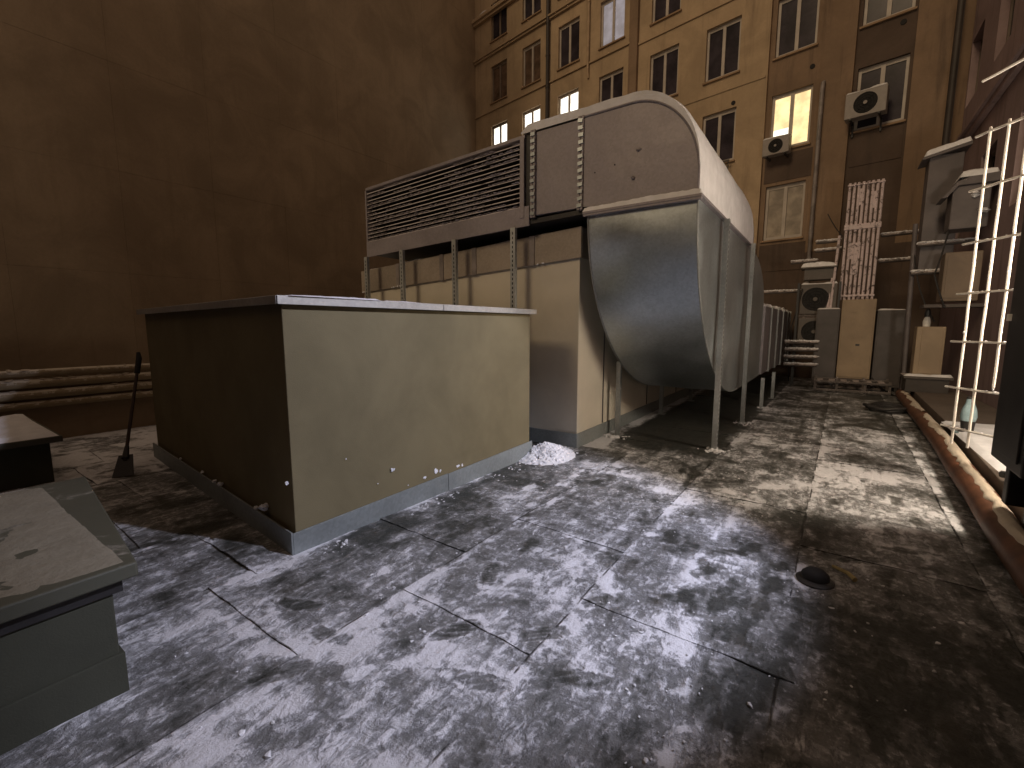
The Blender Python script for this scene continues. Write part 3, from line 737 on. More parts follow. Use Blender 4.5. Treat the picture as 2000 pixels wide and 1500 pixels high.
for k in range(nb):
    z = 3.165 + (3.93 - 3.165) * k / (nb - 1) + shd(-4.94) - .0
    o = bpy.data.objects.new('louver_blade', bmesh_); COL.objects.link(o); o.parent = dk; o.location = (-4.94, DY0 + .012, z)
m = MB()   # snow crust caught on the blades
for k in range(nb):
    z = 3.165 + (3.93 - 3.165) * k / (nb - 1); x = -6.45
    while x < -3.42:
        nn = noise.noise(Vector((x * 1.3, k * 3.3, 0))); w = random.uniform(.03, .07)
        if nn > -.02 - (.3 if k < 2 else 0):
            clump(m, x, DY0 + .008, z + shd(x) - .012, w * .55, int(x * 50) + k, .13 + .12 * max(0, nn), 5)
        x += w * .8
m.build('snow', M['snow_d'] if 'snow_d' in M else M['snow'], dk, kind='stuff')
# underside tray
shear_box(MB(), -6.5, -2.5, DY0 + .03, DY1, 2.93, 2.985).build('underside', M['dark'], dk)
# plain section and flanges with clips
B(-3.165, -2.575, DY0 + .012, DY1, ZB, ZT - .008).build('duct_section', M['galv_f'], dk, bevel=.004)
B(-3.33, -3.235, DY0 + .03, DY1, 2.99, 3.99).build('duct_section', M['dark'], dk, bevel=.004)
clipm = B(-.030, .030, -.012, 0, -.020, .020).mesh('clip', M['galv'])
for fx in (-3.2, -2.54):
    m = MB()
    for a, b in ((-.036, -.003), (.003, .036)):
        m.box(fx + a, fx + b, DY0 - .02, DY0 + .02, ZB - .03, ZT + .015); m.box(fx + a, fx + b, DY0 + .021, DY1 + .02, ZT - .01, ZT + .016)
    f = m.build('flange', M['galv_f'], dk, bevel=.002)
    for k in range(13):
        c = bpy.data.objects.new('clip', clipm); COL.objects.link(c); c.parent = f; c.location = (fx + random.uniform(-.006, .006), DY0 - .0205, ZB + .02 + k * .0785); c.rotation_euler = (0, random.uniform(-.2, .2), 0)
# upper elbow: turns from +X to down
N = 28
def uo(t):   # outer
    if t < .18: u = t / .18; return (-2.505 + (.56) * u, ZT)
    if t < .9:
        a = (t - .18) / .72 * math.pi / 2; return (-1.945 + (.735) * math.sin(a), 3.14 + .86 * math.cos(a))
    u = (t - .9) / .1; return (XL, 3.14 - (.20) * u)
def ui(t):
    if t < .5: return (-2.505 + .03 * t * 2, ZB)
    a = (t - .5) * math.pi; return (-2.475 + .05 * math.sin(a), ZB - .06 + .06 * math.cos(a))
O = [uo(i / N) for i in range(N + 1)]; I = [ui(i / N) for i in range(N + 1)]
for nm, ya, fl in (('elbow_side', DY0, 0), ('elbow_side', DY1, 1)):
    m = MB(); vs = [(x, ya, z) for x, z in O] + [(x, ya, z) for x, z in I]
    m.add(vs, [(i, i + 1, N + 2 + i, N + 1 + i) for i in range(N)]); m.build(nm, M['galv_f'], dk)
m = MB(); vs = [(x, DY0, z) for x, z in O] + [(x, DY1, z) for x, z in O]; m.add(vs, [(i, i + 1, N + 2 + i, N + 1 + i) for i in range(N)])
m.build('elbow_back', M['galv_f'], dk, smooth=True)
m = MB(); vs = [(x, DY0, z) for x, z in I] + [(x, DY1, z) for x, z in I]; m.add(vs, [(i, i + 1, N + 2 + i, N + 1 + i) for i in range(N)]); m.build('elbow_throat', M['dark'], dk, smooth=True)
for ya in (DY0 - .004, DY1): MB().tube([(x, ya, z) for x, z in O], .012, 6).build('elbow_seam', M['galv_f'], dk, smooth=True)
# dents and rivet holes on the elbow side
m = MB()
for x, z, r in ((-2.36, 3.36, .008), (-2.12, 3.40, .009)): MB().tube([(x, DY0 - .003, z), (x, DY0 + .003, z)], r, 8).build('rivet_hole', M['black'], dk)
for a_ in ((-1.85, DY0 - .001, 3.50, .020, 3, 1, 8), (-1.9, DY0 + .004, 3.22, .026, 5, .8, 8)): m = MB(); clump(m, *a_); m.build('dent', M['galv_f'], dk, smooth=True)
# snow over the plain section and elbow
def snow_cap():
    m = MB(); L = []
    L += [(-3.36 + i * .05, ZT + .016) for i in range(18)]
    path = []
    for i in range(0, 61):
        t = i / 60; path.append(uo(t))
    pts = [(-3.38 + (.875) * i / 18, ZT + .006) for i in range(18)] + path
    ny = 62; nv = len(pts); vs = []
    for j in range(ny + 1):
        y = DY0 - .012 + (DY1 - DY0 + .02) * j / ny
        for i, (x, z) in enumerate(pts):
            a = pts[max(0, i - 1)]; b = pts[min(nv - 1, i + 1)]; tx, tz = b[0] - a[0], b[1] - a[1]; l = math.hypot(tx, tz) or 1; nx, nz = -tz / l, tx / l
            up = max(0, nz if nz > 0 else 0); 
            nx, nz = -nx, -nz
            if nz < 0: nx, nz = -nx, -nz
            up = max(0., nz)
            th = .008 + .12 * up ** 1.2 * (1 + .30 * fbm(x * 2, y * 1.4, 3, 3, 1.3)) + .004 * fbm(x * 3, y * 3, 8, 3, 3)
            th *= min(1, (i + .4) / 2.5)
            if up < .25: th = .004 + th * (up / .25 * .8 + .1)
            th *= (.75 + .25 * min(1, j / 1.5)) * (.4 + .6 * min(1, (ny - j) / 2))
            vs.append((x + abs(nx) * th, y, z + nz * th))
    W1 = nv; fs = [(j * W1 + i, j * W1 + i + 1, (j + 1) * W1 + i + 1, (j + 1) * W1 + i) for j in range(ny) for i in range(nv - 1)]
    base = len(vs)
    for i, (x, z) in enumerate(pts): vs.append((x, DY0 - .006, z))
    fs += [(i + 1, i, base + i, base + i + 1) for i in range(nv - 1)]
    m.add(vs, fs); return m
snow_cap().build('snow', M['snow'], dk, smooth=True, kind='stuff', label='smooth snow crust over the top of the elbow')
# lip between the two elbows
m = MB(); m.box(XI - .055, XL + .05, DY0 - .055, DY1 + .05, 2.905, 2.935); m.box(XI - .05, XL + .045, DY0 - .05, DY0 - .001, 2.88, 2.904); m.build('lip_flange', M['galv_f'], dk, bevel=.004)
snow_patch(XI - .055, XL + .05, DY0 - .055, DY0 + .01, 2.934, .055, 31, .02, .5, edge=.03, rag=.35).build('snow', M['snow'], dk, smooth=True, kind='stuff')
snow_patch(XL - .02, XL + .052, DY0 - .05, DY1, 2.934, .02, 33, .03, .2, edge=.03, rag=.5).build('snow', M['snow'], dk, smooth=True, kind='stuff')
# lower elbow: turns from down to +Y; horizontal run
NE = 40; YE = 10.5
def lo(t):
    if t < .8: a = t / .8 * math.pi / 2; return (8.03 - 3.0 * math.cos(a), 2.92 - 2.33 * math.sin(a))
    u = (t - .8) / .2; return (8.03 + (YE + .5 - 8.03) * u, .59 - .01 * u)
def li(t):
    a = t * math.pi / 2; return (8.93 + (YE + .5 - 8.93) * math.sin(a), 2.04 + .88 * math.cos(a))
O2 = [lo(i / NE) for i in range(NE + 1)]; I2 = [li(i / NE) for i in range(NE + 1)]
for x in (XL, XI):
    m = MB(); nk = 8; vs = []
    for i in range(NE + 1):
        for k in range(nk + 1):
            u = k / nk; y = O2[i][0] * (1 - u) + I2[i][0] * u; z = O2[i][1] * (1 - u) + I2[i][1] * u
            bulge = .018 * math.sin(math.pi * u) * math.sin(math.pi * min(1, i / NE * 1.6)) + .006 * fbm(y, z, 3, 2, 1.4) * math.sin(math.pi * u)
            vs.append((x + bulge * (1 if x == XL else -1), y, z))
    m.add(vs, [(i * (nk + 1) + k, i * (nk + 1) + k + 1, (i + 1) * (nk + 1) + k + 1, (i + 1) * (nk + 1) + k) for i in range(NE) for k in range(nk)])
    m.build('elbow_side', M['galv'], dk, smooth=True)
m = MB(); nk = 10; vs = []
for i, (y, z) in enumerate(O2):
    for k in range(nk + 1):
        u = k / nk; w = .010 * math.sin(math.pi * u) * (1 + fbm(u * 2, i * .1, 4, 2, 1.)) if 1 < i < NE else 0
        vs.append((XI + (XL - XI) * u, y - w * .7, z - w * .7))
m.add(vs, [(i * (nk + 1) + k, i * (nk + 1) + k + 1, (i + 1) * (nk + 1) + k + 1, (i + 1) * (nk + 1) + k) for i in range(NE) for k in range(nk)])
m.build('elbow_front', M['galv'], dk, smooth=True)
m = MB(); vs = [(XI, y, z) for y, z in I2] + [(XL, y, z) for y, z in I2]; m.add(vs, [(i, i + 1, NE + 2 + i, NE + 1 + i) for i in range(NE)]); m.build('elbow_throat', M['galv_f'], dk, smooth=True)
for xa in (XL + .003, XI - .003): MB().tube([(xa, y - .003, z) for y, z in O2], .011, 6).build('elbow_seam', M['post'], dk, smooth=True)
ye = YE + .5; k = 0
while ye < 16.0:
    y1 = min(ye + 1.18, 16.3); dx = .022 * (ye - 9)
    B(XI + dx, XL + dx, ye + .004, y1 - .004, .58, 2.03).build('duct_section', M['galv_f'], dk, bevel=.006)
    m = MB(); yy = y1
    for a, b in ((-.03, -.003), (.003, .03)):
        m.box(XL + dx, XL + dx + .028, yy + a, yy + b, .55, 2.06); m.box(XI + dx, XL + dx, yy + a, yy + b, .55, .579); m.box(XI + dx, XL + dx, yy + a, yy + b, 2.031, 2.06)
    m.build('flange', M['post'], dk)
    snow_patch(XI + dx, XL + dx, ye, y1, 2.03, .06, ye, .06, .6).build('snow', M['snow'], dk, smooth=True, kind='stuff')
    ye = y1 + .001

# ---- support posts: slotted channels
def slotted(name, label, x, y, h, w=.062, d=.05, grp=None, foot=True, slots=True, rz=0, mat='post'):
    t = thing(name, label, 'support post', (x, y, 0), rz, grp)
    m = MB(); m.box(-w / 2, w / 2, -d / 2, -d / 2 + .004, 0, h); m.box(-w / 2, -w / 2 + .004, -d / 2 + .0041, d / 2, 0, h); m.box(w / 2 - .004, w / 2, -d / 2 + .0041, d / 2, 0, h)
    m.box(-w / 2 + .0041, -w / 2 + .014, d / 2 - .004, d / 2, 0, h); m.box(w / 2 - .014, w / 2 - .0041, d / 2 - .004, d / 2, 0, h)
    m.build('channel', M[mat], t)
    if slots:
        sl = MB(); z = .06
        while z < h - .05: sl.box(-.008, .008, -d / 2 - .0015, -d / 2 - .0002, z, z + .032); z += .058
        sl.build('slots', M['black'], t, kind='stuff')
    if foot:
        m = MB(); m.box(-.075, .075, -.075, .075, .012, .020); m.build('foot_plate', M[mat], t)
    return t
for x, lb in ((-6.5, 'leftmost slotted post under the louvred duct'), (-5.62, 'second slotted post from the left under the louvred duct'), (-4.51, 'third slotted post from the left under the louvred duct'), (-3.48, 'fourth and rightmost slotted post under the louvred duct')):
    slotted('support_post', lb, x, DY0 + .0 - .03, 2.884 + shd(x), .075, .05, 'posts holding up the louvred duct')
G = 'posts holding up the curved duct and its run'
for x, y, h, lb in ((-1.135, 6.20, 2.90, 'tall post at the open side of the curved elbow nearest the viewer'), (-1.10, 8.22, 2.90, 'second tall post behind the nearest one at the open side of the elbow'),
                    (-1.03, 10.08, .60, 'slim post where the elbow becomes the low duct run'), (-.97, 11.5, .60, 'slim farthest post in view at the open side of the duct run'),
                    (-2.48, 6.25, 1.10, 'post between the curved elbow and the cream wall nearest the viewer'), (-2.45, 8.25, .66, 'short post by the cream wall under the middle of the elbow'), (-2.38, 10.1, .60, 'short post by the cream wall under the duct run')):
    slotted('duct_post', lb, x, y, h, .075 if h > 2 else .062, .06, G, slots=h > 2, rz=R(90) if h > 2 else 0)
for x, y, s, lb in ((-1.13, 6.16, 1.2, 'snow round the foot of the nearest tall duct post'), (-1.09, 8.2, 1., 'snow round the foot of the second tall duct post'), (-1.0, 10.05, .9, 'snow round the foot of the slim post at the duct run'), (-2.46, 6.1, 1.3, 'snow round the foot of the post at the cream wall')):
    post_snow(x, y, lb, s, int(y * 10))
m = MB(); m.tube([(-2.44, 6.21, .72), (-2.44, 6.17, .72)], .02, 8); 
tag(m.build('post_bolt', M['post']), 'bolt on the post between elbow and cream wall', 'bolt')

# ================================================================ FOREGROUND BOXES AT THE LEFT
hc = thing('low_roof_box', 'dark green rooftop box with snow dusted lid at the lower left corner', 'roof box')
B(-3.95, -2.44, -1.3, .50, 0, .47).build('wall', M['bodyC'], hc, bevel=.006)
B(-3.97, -2.425, -1.3, .515, 0, .19).build('base_flashing', M['bodyC'], hc, bevel=.004)
MB().prism([(-4.05, -1.4), (-2.37, -1.4), (-2.37, .575), (-4.05, .76)], .535, .60).build('lid', M['capC'], hc, bevel=.008)
MB().prism([(-4.0, -1.35), (-2.42, -1.35), (-2.42, .53), (-4.0, .70)], .471, .534).build('lid_shade_strip', M['dark'], hc)  # dark strip painting the shade in the recess under the lid
sp = snow_patch(-4.0, -2.40, -.42, .55, .60, .010, 23, .025, .12, edge=.05, rag=.9); sp.build('snow', M['snow_b'], hc, smooth=True, kind='stuff')
hd = thing('small_roof_box', 'small dark rooftop box with a snowy lid near the left parapet', 'roof box')
B(-8.1, -6.46, -1.2, .98, 0, .43).build('wall', M['bodyC'], hd, bevel=.006)
B(-8.2, -6.34, -1.3, 1.06, .44, .50).build('lid', M['capC'], hd, bevel=.006)
snow_patch(-8.15, -6.36, -1.2, 1.04, .50, .05, 19, .05, .4).build('snow', M['snow'], hd, smooth=True, kind='stuff')
# ---- ice scraper leaning on the housing
ts = thing('ice_scraper', 'long dark ice scraper leaning on the left end of the low tan housing', 'scraper')
a = Vector((-6.02, 1.42, .03)); b = Vector((-6.72, 1.86, 1.26))
MB().tube([a + (b - a) * .12, b], .017, 8).build('pole', M['pole'], ts, smooth=True)
m = MB(); m.tube([b - (b - a) * .16, b - (b - a) * .03, b + Vector((-.03, .0, .03))], [.028, .030, .020], 8); m.build('grip', M['black'], ts, smooth=True)
d = (b - a).normalized(); m = MB(); m.tube([a + d * .34, a + d * .2], [.02, .035], 8); m.build('socket', M['dark'], ts, smooth=True)
m = MB(); s = Vector((.35, .9, 0)).normalized()
p0, p1 = a + d * .24, a
vs = [p0 - s * .06, p0 + s * .06, p1 + s * .09, p1 - s * .09]; nrm = d.cross(s).normalized() * .01
m.add([*vs, *[v + nrm for v in vs]], [(0, 1, 2, 3), (4, 7, 6, 5), (0, 4, 5, 1), (1, 5, 6, 2), (2, 6, 7, 3), (3, 7, 4, 0)]); m.build('blade', M['dark'], ts)

# ================================================================ RIGHT SIDE
def pipex(y): return 1.07 + (y - 3) * .04 if y < 8 else 1.27 + (y - 8) * .02
pts = [(pipex(y) + .008 * noise.noise(Vector((y, 0, 0))), y, .13 + .01 * noise.noise(Vector((0, y, 0)))) for y in [.5 + .5 * k for k in range(26)]]
rp = tag(MB().tube(pts, .108, 18).build('gas_pipe', M['pipe_red'], smooth=True), 'thick rusty red brown pipe running along the right roof edge', 'pipe')
m = MB(); vs = []; n = 230; K = 12; keep = []
for j in range(n + 1):
    y = 3.6 + 9 * j / n; cx = pipex(y) + .008 * noise.noise(Vector((round(y * 2) / 2, 0, 0)))
    wl = .35 + 1.3 * fbm(0, y, 3, 4, 1.0) + .25 * noise.noise(Vector((y * 7, 1, 1))); wr = .6 + 1.2 * fbm(3, y, 5, 4, .9) + .25 * noise.noise(Vector((y * 6, 4, 1)))
    ok = wl + wr > .45; keep.append(ok); wl = max(wl, .02); wr = max(wr, .02)
    for k in range(K + 1):
        u = k / K; a = -wl + (wl + wr) * u; e = math.sin(math.pi * u) ** .5
        rr = .104 + (.006 + .018 * max(0, 1 - abs(a))) * e * (1 + .6 * fbm(a, y, 2, 3, 4)) + (0 if ok else -.01)
        vs.append((cx + rr * math.sin(a), y, .13 + rr * math.cos(a)))
m.add(vs, [(j * (K + 1) + k, j * (K + 1) + k + 1, (j + 1) * (K + 1) + k + 1, (j + 1) * (K + 1) + k) for j in range(n) for k in range(K) if keep[j] and keep[j + 1]])
m.build('snow', M['pipe_snow'], rp, smooth=True, kind='stuff')
# roof edge ledge
lg = thing('roof_edge_ledge', 'low snow covered ledge beside the rusty pipe at the right', 'ledge')
poly = [(pipex(-1) + .12, -1), (RX - .003, -1), (RX - .003, 13), (pipex(13) + .14, 13), (pipex(8) + .14, 8), (pipex(3) + .12, 3)]
MB().prism(poly, 0, .27).build('kerb', M['ledge'], lg, bevel=.01)
snow_patch(1.36, 2.28, 4.9, 8.6, .272, .035, 23, .04, .45, rag=1.).build('snow', M['snow'], lg, smooth=True, kind='stuff')
# ---- wire mesh panel
wm = thing('wire_mesh_panel', 'snow white wire mesh panel standing on the ledge at the right edge', 'mesh fence')
q0 = Vector((1.34, 5.98, 0)); dr = Vector((-.555, .832, 0)); zsr = [.57, .98, 1.45, 1.93, 2.42, 2.93, 3.44, 3.95]
def mp_(s, z): p = q0 + dr * s; return (p.x, p.y, z)
for i, z in enumerate(zsr):
    n = 20; wv = [mp_(-.85 + 1.42 * k / n, z + .004 * noise.noise(Vector((k * .3, i, 0)))) for k in range(n + 1)]
    MB().tube(wv, .0115, 6).build('wire', M['mesh'], wm, smooth=True)
for i, s in enumerate((.43, .26, .09, -.08, -.25, -.42, -.59, -.76)):
    z1 = 3.48 if i < 2 else 4.3
    z0 = .40 if i != 2 else 1.03
    n = 24; wv = [(lambda p: (p[0] + .004 * noise.noise(Vector((k * .4, i, 3))), p[1] + .010, p[2]))(mp_(s, z0 + (z1 - z0) * k / n)) for k in range(n + 1)]
    MB().tube(wv, .012, 6).build('wire', M['mesh'], wm, smooth=True)
m = MB()
for i in range(110):
    s = random.uniform(-.8, .5); z = random.choice(zsr[:5]); p = mp_(s, z + .008); clump(m, *p, random.uniform(.008, .013), i, .7, 5)
for i in range(70):
    s = random.choice((.43, .26, .09, -.08, -.25)); p = mp_(s, random.uniform(.6, 2.4)); clump(m, p[0], p[1] + .01, p[2], random.uniform(.008, .014), i, 1.3, 5)
m.build('snow', M['snow'], wm, kind='stuff')
# ---- dark cabinet
cb = thing('dark_cabinet', 'tall black cabinet on the ledge at the right edge behind the wire mesh', 'cabinet')
B(1.07, 1.95, 4.20, 4.88, .62, 2.42).build('body', M['dark'], cb, bevel=.015)
B(1.055, 1.069, 4.26, 4.80, .7, 2.34).build('door', M['dark'], cb, bevel=.004)
B(1.03, 1.054, 4.73, 4.755, 1.64, 1.69).build('latch', M['mesh'], cb, bevel=.003)
for y in (4.25, 4.7): B(1.14, 1.9, y, y + .09, .295, .618).build('foot', M['dark'], cb, bevel=.01)
m = MB(); m.tube([(1.30, 5.55, .33), (1.5, 5.35, .36), (1.75, 5.2, .34), (2.1, 5.15, .33)], .03, 8)
tag(m.build('black_hose', M['dark'], smooth=True), 'black hose lying in the snow below the wire mesh', 'hose')
# ---- glass lantern
gl = thing('glass_jar_lantern', 'bluish glass jar with dark base standing behind the wire mesh', 'lantern', (1.47, 7.75, .285)); gl.scale = (.8, .8, .72)
MB().lathe([(.085, .22), (.10, .30), (.085, .42), (.055, .52), (.045, .60)], 0, 0).build('glass', M['bottle'], gl, smooth=True)
MB().lathe([(.10, .0), (.105, .03), (.075, .06), (.088, .215)], 0, 0).build('base', M['dark'], gl, smooth=True)
MB().lathe([(.047, .602), (.047, .63), (.02, .65)], 0, 0).build('lid', M['dark'], gl, smooth=True)
MB().lathe([(.14, -.005), (.15, .012), (.05, .018)], 0, 0).build('tray', M['bottle'], gl, smooth=True)
# ---- lamps that give the light (on the right wall, outside the frame)
for (x, y, z), lb in ((LW, 'round white lamp on the right wall beyond the black cabinet'), (LC, 'flood light high on the right wall')):
    t = thing('wall_lamp', lb, 'lamp', (RX, y, z))
    B(-.06, -.003, -.07, .07, .12, .26).build('backplate', M['dark'], t, bevel=.01)
    B(-.22, -.061, -.02, .02, .17, .20).build('arm', M['dark'], t)
# ---- roof drain with dome and stick
rd = thing('roof_drain', 'black domed roof drain cover in the trodden snow at the right', 'roof drain', (.03, 3.28, 0))
MB().lathe([(.10, .005), (.105, .02), (.08, .035)], 0, 0).build('ring', M['dark'], rd, smooth=True)
MB().lathe([(.078, .036), (.074, .06), (.05, .082), (.02, .088)], 0, 0).build('dome', M['black'], rd, smooth=True)
tag(MB().tube([(.12, 3.52, .03), (.20, 3.46, .035), (.235, 3.40, .03)], [.010, .013, .016], 6).build('wooden_stick', M['wood'], smooth=True), 'short yellowish piece of wood beside the roof drain', 'stick')
# ---- coiled cable in the distance
m = MB()
for k in range(3):
    pts = [(1.0 + (.24 + .03 * k) * math.cos(a / 3.5) * 1.2 + .03 * math.sin(a * 1.3 + k), 10.95 + (.30 + .02 * k) * math.sin(a / 3.5), .045 + .03 * k + .02 * math.sin(a + k)) for a in range(24)]
    m.tube(pts, .03, 7)
tag(m.build('coiled_hose', M['dark'], smooth=True), 'dark coiled hose lying on the roof beside the far end of the rusty pipe', 'hose')
# ================================================================ EQUIPMENT AT THE FAR END
# vertical snow-crusted pipes up the facade
vp = thing('pipe_riser', 'broad riser of snow crusted vertical pipes climbing the tan facade', 'pipe riser')
for k in range(8):
    x = .13 + k * .092; r = .031
    n = 20; pts = [(x + .004 * noise.noise(Vector((z, k, 0))), 14.6, z) for z in [2.28 + (5.16 - 2.28) * i / n for i in range(n + 1)]]
    MB().tube(pts, r, 8).build('pipe', M['snowpipe'], vp, smooth=True)
for z, h, w in ((4.02, .13, .05), (2.36, .05, .03), (5.08, .04, .03)): B(.08, .82, 14.555, 14.66, z, z + h).build('bracket', M['snowpipe'], vp, bevel=.01)
for a, b, z in ((.30, .42, 4.6), (.56, .67, 4.5), (.24, .45, 3.3), (.30, .44, 2.9)): B(a, b, 14.585, 14.60, z, z + .4).build('snow', M['snowpipe'], vp, bevel=.006, kind='stuff')
for x, z0, z1 in ((-.13, 1.95, 2.85), (-.06, 2.05, 3.9)): MB().tube([(x, 14.5, z0), (x + .06, 14.55, z1)], .03, 8).build('pipe', M['snowpipe'], vp, smooth=True)
# back wall behind it at closer distance (shaft)
tc = thing('tall_beige_cabinet', 'tall narrow beige cabinet below the snow crusted pipe riser', 'cabinet')
B(.18, .86, 14.2, 14.62, .30, 2.27).build('body', M['beige'], tc, bevel=.012); B(.215, .825, 14.185, 14.199, .34, 2.23).build('door', M['beige'], tc, bevel=.004)
B(.52, .60, 14.17, 14.184, 1.13, 1.17).build('handle', M['dark'], tc); B(.36, .50, 14.176, 14.184, 1.95, 2.1).build('nameplate', M['beige'], tc)
for x0, x1, z1, lb in ((-.34, .16, 2.05, 'dark grey metal cabinet left of the tall beige cabinet'), (.90, 1.45, 2.0, 'dark grey metal cabinet right of the tall beige cabinet')):
    t = thing('grey_cabinet', lb, 'cabinet'); B(x0, x1, 14.3, 14.95, .12, z1).build('body', M['grey'], t, bevel=.012); B(x0 + .03, x1 - .03, 14.286, 14.299, .18, z1 - .06).build('door', M['grey'], t, bevel=.004)
    for a in (x0 + .04, x1 - .09): B(a, a + .05, 14.32, 14.9, .0, .119).build('foot', M['dark'], t)
    snow_patch(x0, x1, 14.3, 14.95, z1, .03, x0 * 7, .05, .5).build('snow', M['snow'], t, smooth=True, kind='stuff')
# stacked condensers
a = ac_unit('condenser', 'upper fan condenser of the stacked pair at the far end', .80, .78, .35, (-.74, 14.5, 1.93), 0, M['acd'], .38, fx=.42, group='stacked condensers at the far end')
a = ac_unit('condenser', 'lower fan condenser of the stacked pair at the far end', .80, .74, .35, (-.74, 14.5, 1.10), 0, M['acd'], .38, fx=.45, group='stacked condensers at the far end', snow=False)
st = thing('condenser_stand', 'dark steel stand carrying the two stacked condensers', 'stand')
for x in (-.82, .08):
    for y in (14.48, 14.84): B(x, x + .05, y, y + .05, 0, 2.75).build('leg', M['dark'], st)
for z in (1.04, 1.865): B(-.769, .079, 14.5, 14.54, z, z + .05).build('rail', M['snowbar'], st)
t = thing('control_box', 'grey box with snow on its lid above the stacked condensers', 'box'); B(-.70, -.02, 14.55, 15.0, 2.83, 3.12).build('body', M['acd'], t, bevel=.01); B(-.78, .02, 14.48, 15.05, 3.12, 3.16).build('lid', M['acd'], t, bevel=.01)
snow_patch(-.78, .02, 14.48, 15.05, 3.16, .08, 4, .05, .7).build('snow', M['snow'], t, smooth=True, kind='stuff')
# horizontal snowy pipes
for i, (x0, x1, y, z, lb) in enumerate(((-1.9, -.72, 14.9, 2.56, 'snowy horizontal pipe at the left of the stacked condensers'), (-1.05, -.45, 15, 3.36, 'short snowy pipe above the stacked condensers'), (-.5, .05, 15, 3.84, 'upper short snowy pipe left of the pipe riser'), (-.5, .05, 15, 3.62, 'lower short snowy pipe left of the pipe riser'),
                          (.86, 1.7, 15, 3.88, 'upper snowy pipe right of the pipe riser'), (.86, 1.7, 15, 3.24, 'lower snowy pipe right of the pipe riser'), (-1.0, -.25, 14.3, 1.18, 'topmost of four low snowy pipes beside the duct end'),
                          (-1.0, -.25, 14.3, .98, 'second of four low snowy pipes beside the duct end'), (-1.0, -.25, 14.3, .78, 'third of four low snowy pipes beside the duct end'), (-1.0, -.25, 14.3, .58, 'lowest of four low snowy pipes beside the duct end'),
                          (1.35, 2.2, 12.8, 3.28, 'snowy pipe below the tall capped flue'), (1.3, 2.2, 12.9, 2.72, 'thin bracket pipe left of the wire mesh'))):
    t = MB().tube([(x0, y, z), (x1, y, z + .01)], .045, 10).build('snowy_pipe', M['snowbar'], smooth=True); tag(t, lb, 'pipe')
    m = MB(); x = x0 + .03
    while x < x1: clump(m, x, y, z + .045, .05, int(x * 30) + i, .5, 6); x += .05
    m.build('snow', M['snow'], t, smooth=True, kind='stuff')
# platform rail
pl = thing('low_platform', 'low snowy steel frame platform in front of the beige cabinet', 'platform')
for y in (13.3, 14.0):
    for z in (.06, .26): B(-.26, 1.22, y, y + .05, z, z + .045).build('rail', M['snowbar'], pl)
for x in (-.26, .18, .72, 1.17):
    for y in (13.3, 14.0): B(x + .001, x + .05, y + .051, y + .09, 0, .34).build('leg', M['snowbar'], pl)
for k in range(6): B(-.2 + k * .24, -.08 + k * .24, 13.352, 13.999, .262, .285).build('slat', M['snowbar'], pl)
# pole
tag(MB().tube([(1.38, 12.95, 0), (1.30, 13, 3.75)], .045, 10).build('steel_pole', M['duct_g'], smooth=True), 'thin grey steel pole between the grey cabinet and the beige box', 'pole')
# tall flue with snowy cap
fl = thing('tall_flue', 'tall square grey flue with a snowy sloping cap at the far right', 'flue')
B(1.40, 1.92, 12.9, 13.4, 2.75, 5.05).build('shaft', M['duct_g'], fl, bevel=.01)
m = MB(); m.add([(1.28, 12.8, 4.98), (2.0, 12.8, 5.14), (2.0, 13.5, 5.14), (1.28, 13.5, 4.98), (1.28, 12.8, 5.02), (2.0, 12.8, 5.2), (2.0, 13.5, 5.2), (1.28, 13.5, 5.02)], [(0, 1, 2, 3), (4, 5, 6, 7), (0, 1, 5, 4), (1, 2, 6, 5), (2, 3, 7, 6), (3, 0, 4, 7)]); m.build('cap', M['duct_g'], fl)
snow_patch(1.30, 2.0, 12.8, 13.5, 5.03, .09, 2, .04, .8, zf=lambda x, y: (x - 1.28) * .25, rag=.4).build('snow', M['snow'], fl, smooth=True, kind='stuff')
# second duct
d2 = thing('cowled_duct', 'mauve grey boxy duct with a rounded snowy cowl behind the wire mesh', 'duct')
B(1.68, 2.2, 12.0, 12.5, 3.42, 4.2).build('shaft', M['duct_g'], d2, bevel=.02)
m = MB(); pr = [(1.52, 4.0), (1.62, 4.12), (1.72, 4.27), (1.9, 4.34), (2.28, 4.36), (2.28, 4.2), (1.75, 4.2), (1.6, 4.0)]
vs = [(x, 11.95, z) for x, z in pr] + [(x, 12.55, z) for x, z in pr]; n = len(pr); m.add(vs, [tuple(range(n)), tuple(range(n, 2 * n))[::-1]] + [(i, (i + 1) % n, n + (i + 1) % n, n + i) for i in range(n)]); m.build('cowl', M['duct_g'], d2, bevel=.01)
snow_patch(1.75, 2.28, 11.95, 12.55, 4.34, .09, 12, .04, .8, rag=.3).build('snow', M['snow'], d2, smooth=True, kind='stuff')
m = MB(); clump(m, 1.98, 11.96, 4.02, .07, 4, .7, 8); clump(m, 2.1, 11.9, 3.7, .09, 5, .4, 8); m.build('snow', M['snow'], d2, smooth=True, kind='stuff')
t = thing('wall_unit', 'dull tan square unit hung on the right wall behind the wire mesh', 'unit'); B(1.68, 2.2, 12.0, 12.45, 2.08, 3.0).build('casing', M['beige_d'], t, bevel=.02); B(1.72, 2.16, 11.985, 11.999, 2.14, 2.94).build('front_panel', M['beige_d'], t, bevel=.005)
B(1.45, 2.29, 12.0, 12.5, 1.97, 2.03).build('shelf', M['snowbar'], t)
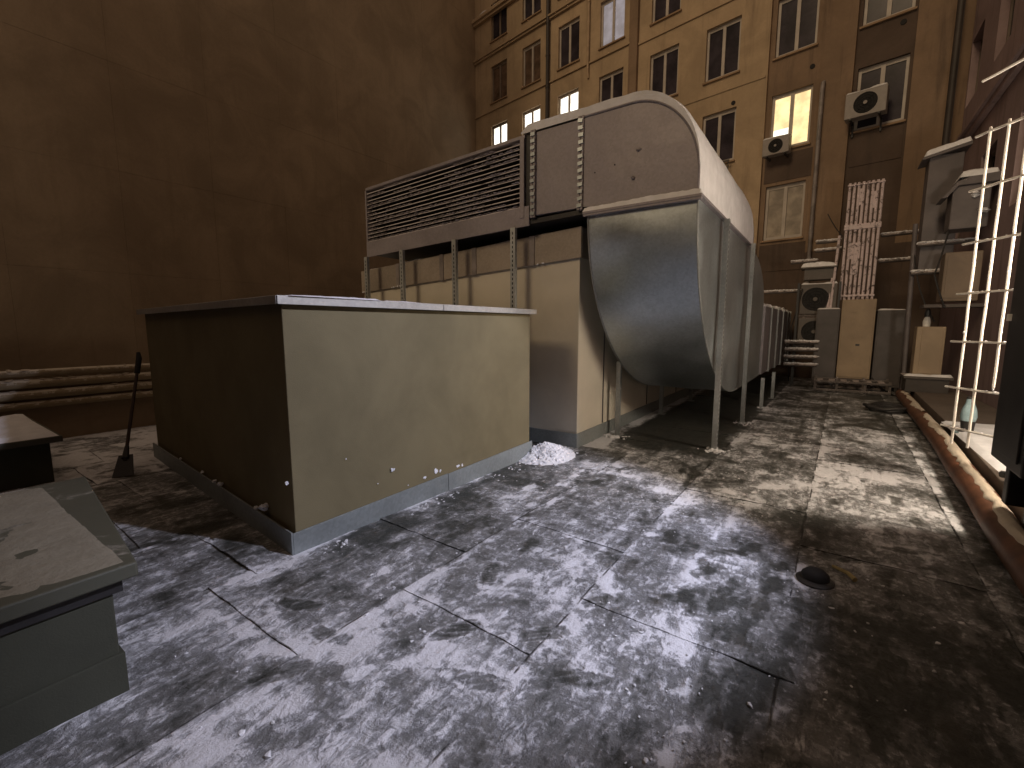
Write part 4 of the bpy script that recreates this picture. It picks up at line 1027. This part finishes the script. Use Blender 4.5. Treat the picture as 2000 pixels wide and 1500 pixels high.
# beige box on plinth and jar
t = thing('beige_box', 'pale beige metal box on a dark plinth at the right of the far pole', 'box'); B(1.44, 1.88, 12.4, 12.8, .60, 1.60).build('casing', M['beige'], t, bevel=.012); B(1.52, 1.84, 12.386, 12.399, .65, 1.55).build('door', M['beige'], t, bevel=.004)
B(1.30, 2.05, 12.25, 12.95, .545, .595).build('shelf', M['snowbar'], t); B(1.34, 2.0, 12.3, 12.9, .272, .544).build('plinth', M['drain'], t)
snow_patch(1.30, 2.05, 12.25, 12.4, .595, .04, 4, .04, .8).build('snow', M['snow'], t, smooth=True, kind='stuff')
jr = thing('white_jar', 'small white jar with black cap on top of the pale beige box', 'jar', (1.6, 12.6, 1.602))
MB().lathe([(.06, 0), (.065, .1), (.05, .17), (.03, .2)], 0, 0, 12).build('body', M['mesh'], jr, smooth=True); MB().lathe([(.045, .201), (.055, .28), (.03, .36)], 0, 0, 12).build('cap', M['dark'], jr, smooth=True)

# loose cables between the far units
def cable(pts, r, label):
    P = [Vector(p) for p in pts]; out = []
    for i in range(len(P) - 1):
        for k in range(8):
            u = k / 8; q = P[i].lerp(P[i + 1], u); q.z -= .12 * math.sin(math.pi * u) * (P[i + 1] - P[i]).length * .5; out.append(q)
    out.append(P[-1]); tag(MB().tube(out, r, 6).build('cable', M['dark'], smooth=True), label, 'cable')
cable([(-.7, 14.45, 2.6), (-.9, 14.6, 1.6), (-.88, 14.7, .1)], .014, 'black cable hanging down left of the stacked condensers')
cable([(.0, 14.9, 3.0), (.1, 14.95, 3.9), (-.3, 15.2, 4.6)], .012, 'thin black cable from the snow lidded control box up to the left')
cable([(1.3, 13.0, 3.3), (1.45, 12.8, 2.4), (1.7, 12.5, 1.7)], .014, 'black cable sagging from the steel pole to the pale beige box')
cable([(1.7, 12.1, 3.4), (1.55, 11.95, 2.6), (1.75, 11.9, 1.95)], .016, 'black cable looping below the cowled duct')
cable([(.9, 14.15, .35), (1.2, 13.7, .06), (1.5, 13.1, .05)], .018, 'black cable trailing over the roof from the tall beige cabinet')
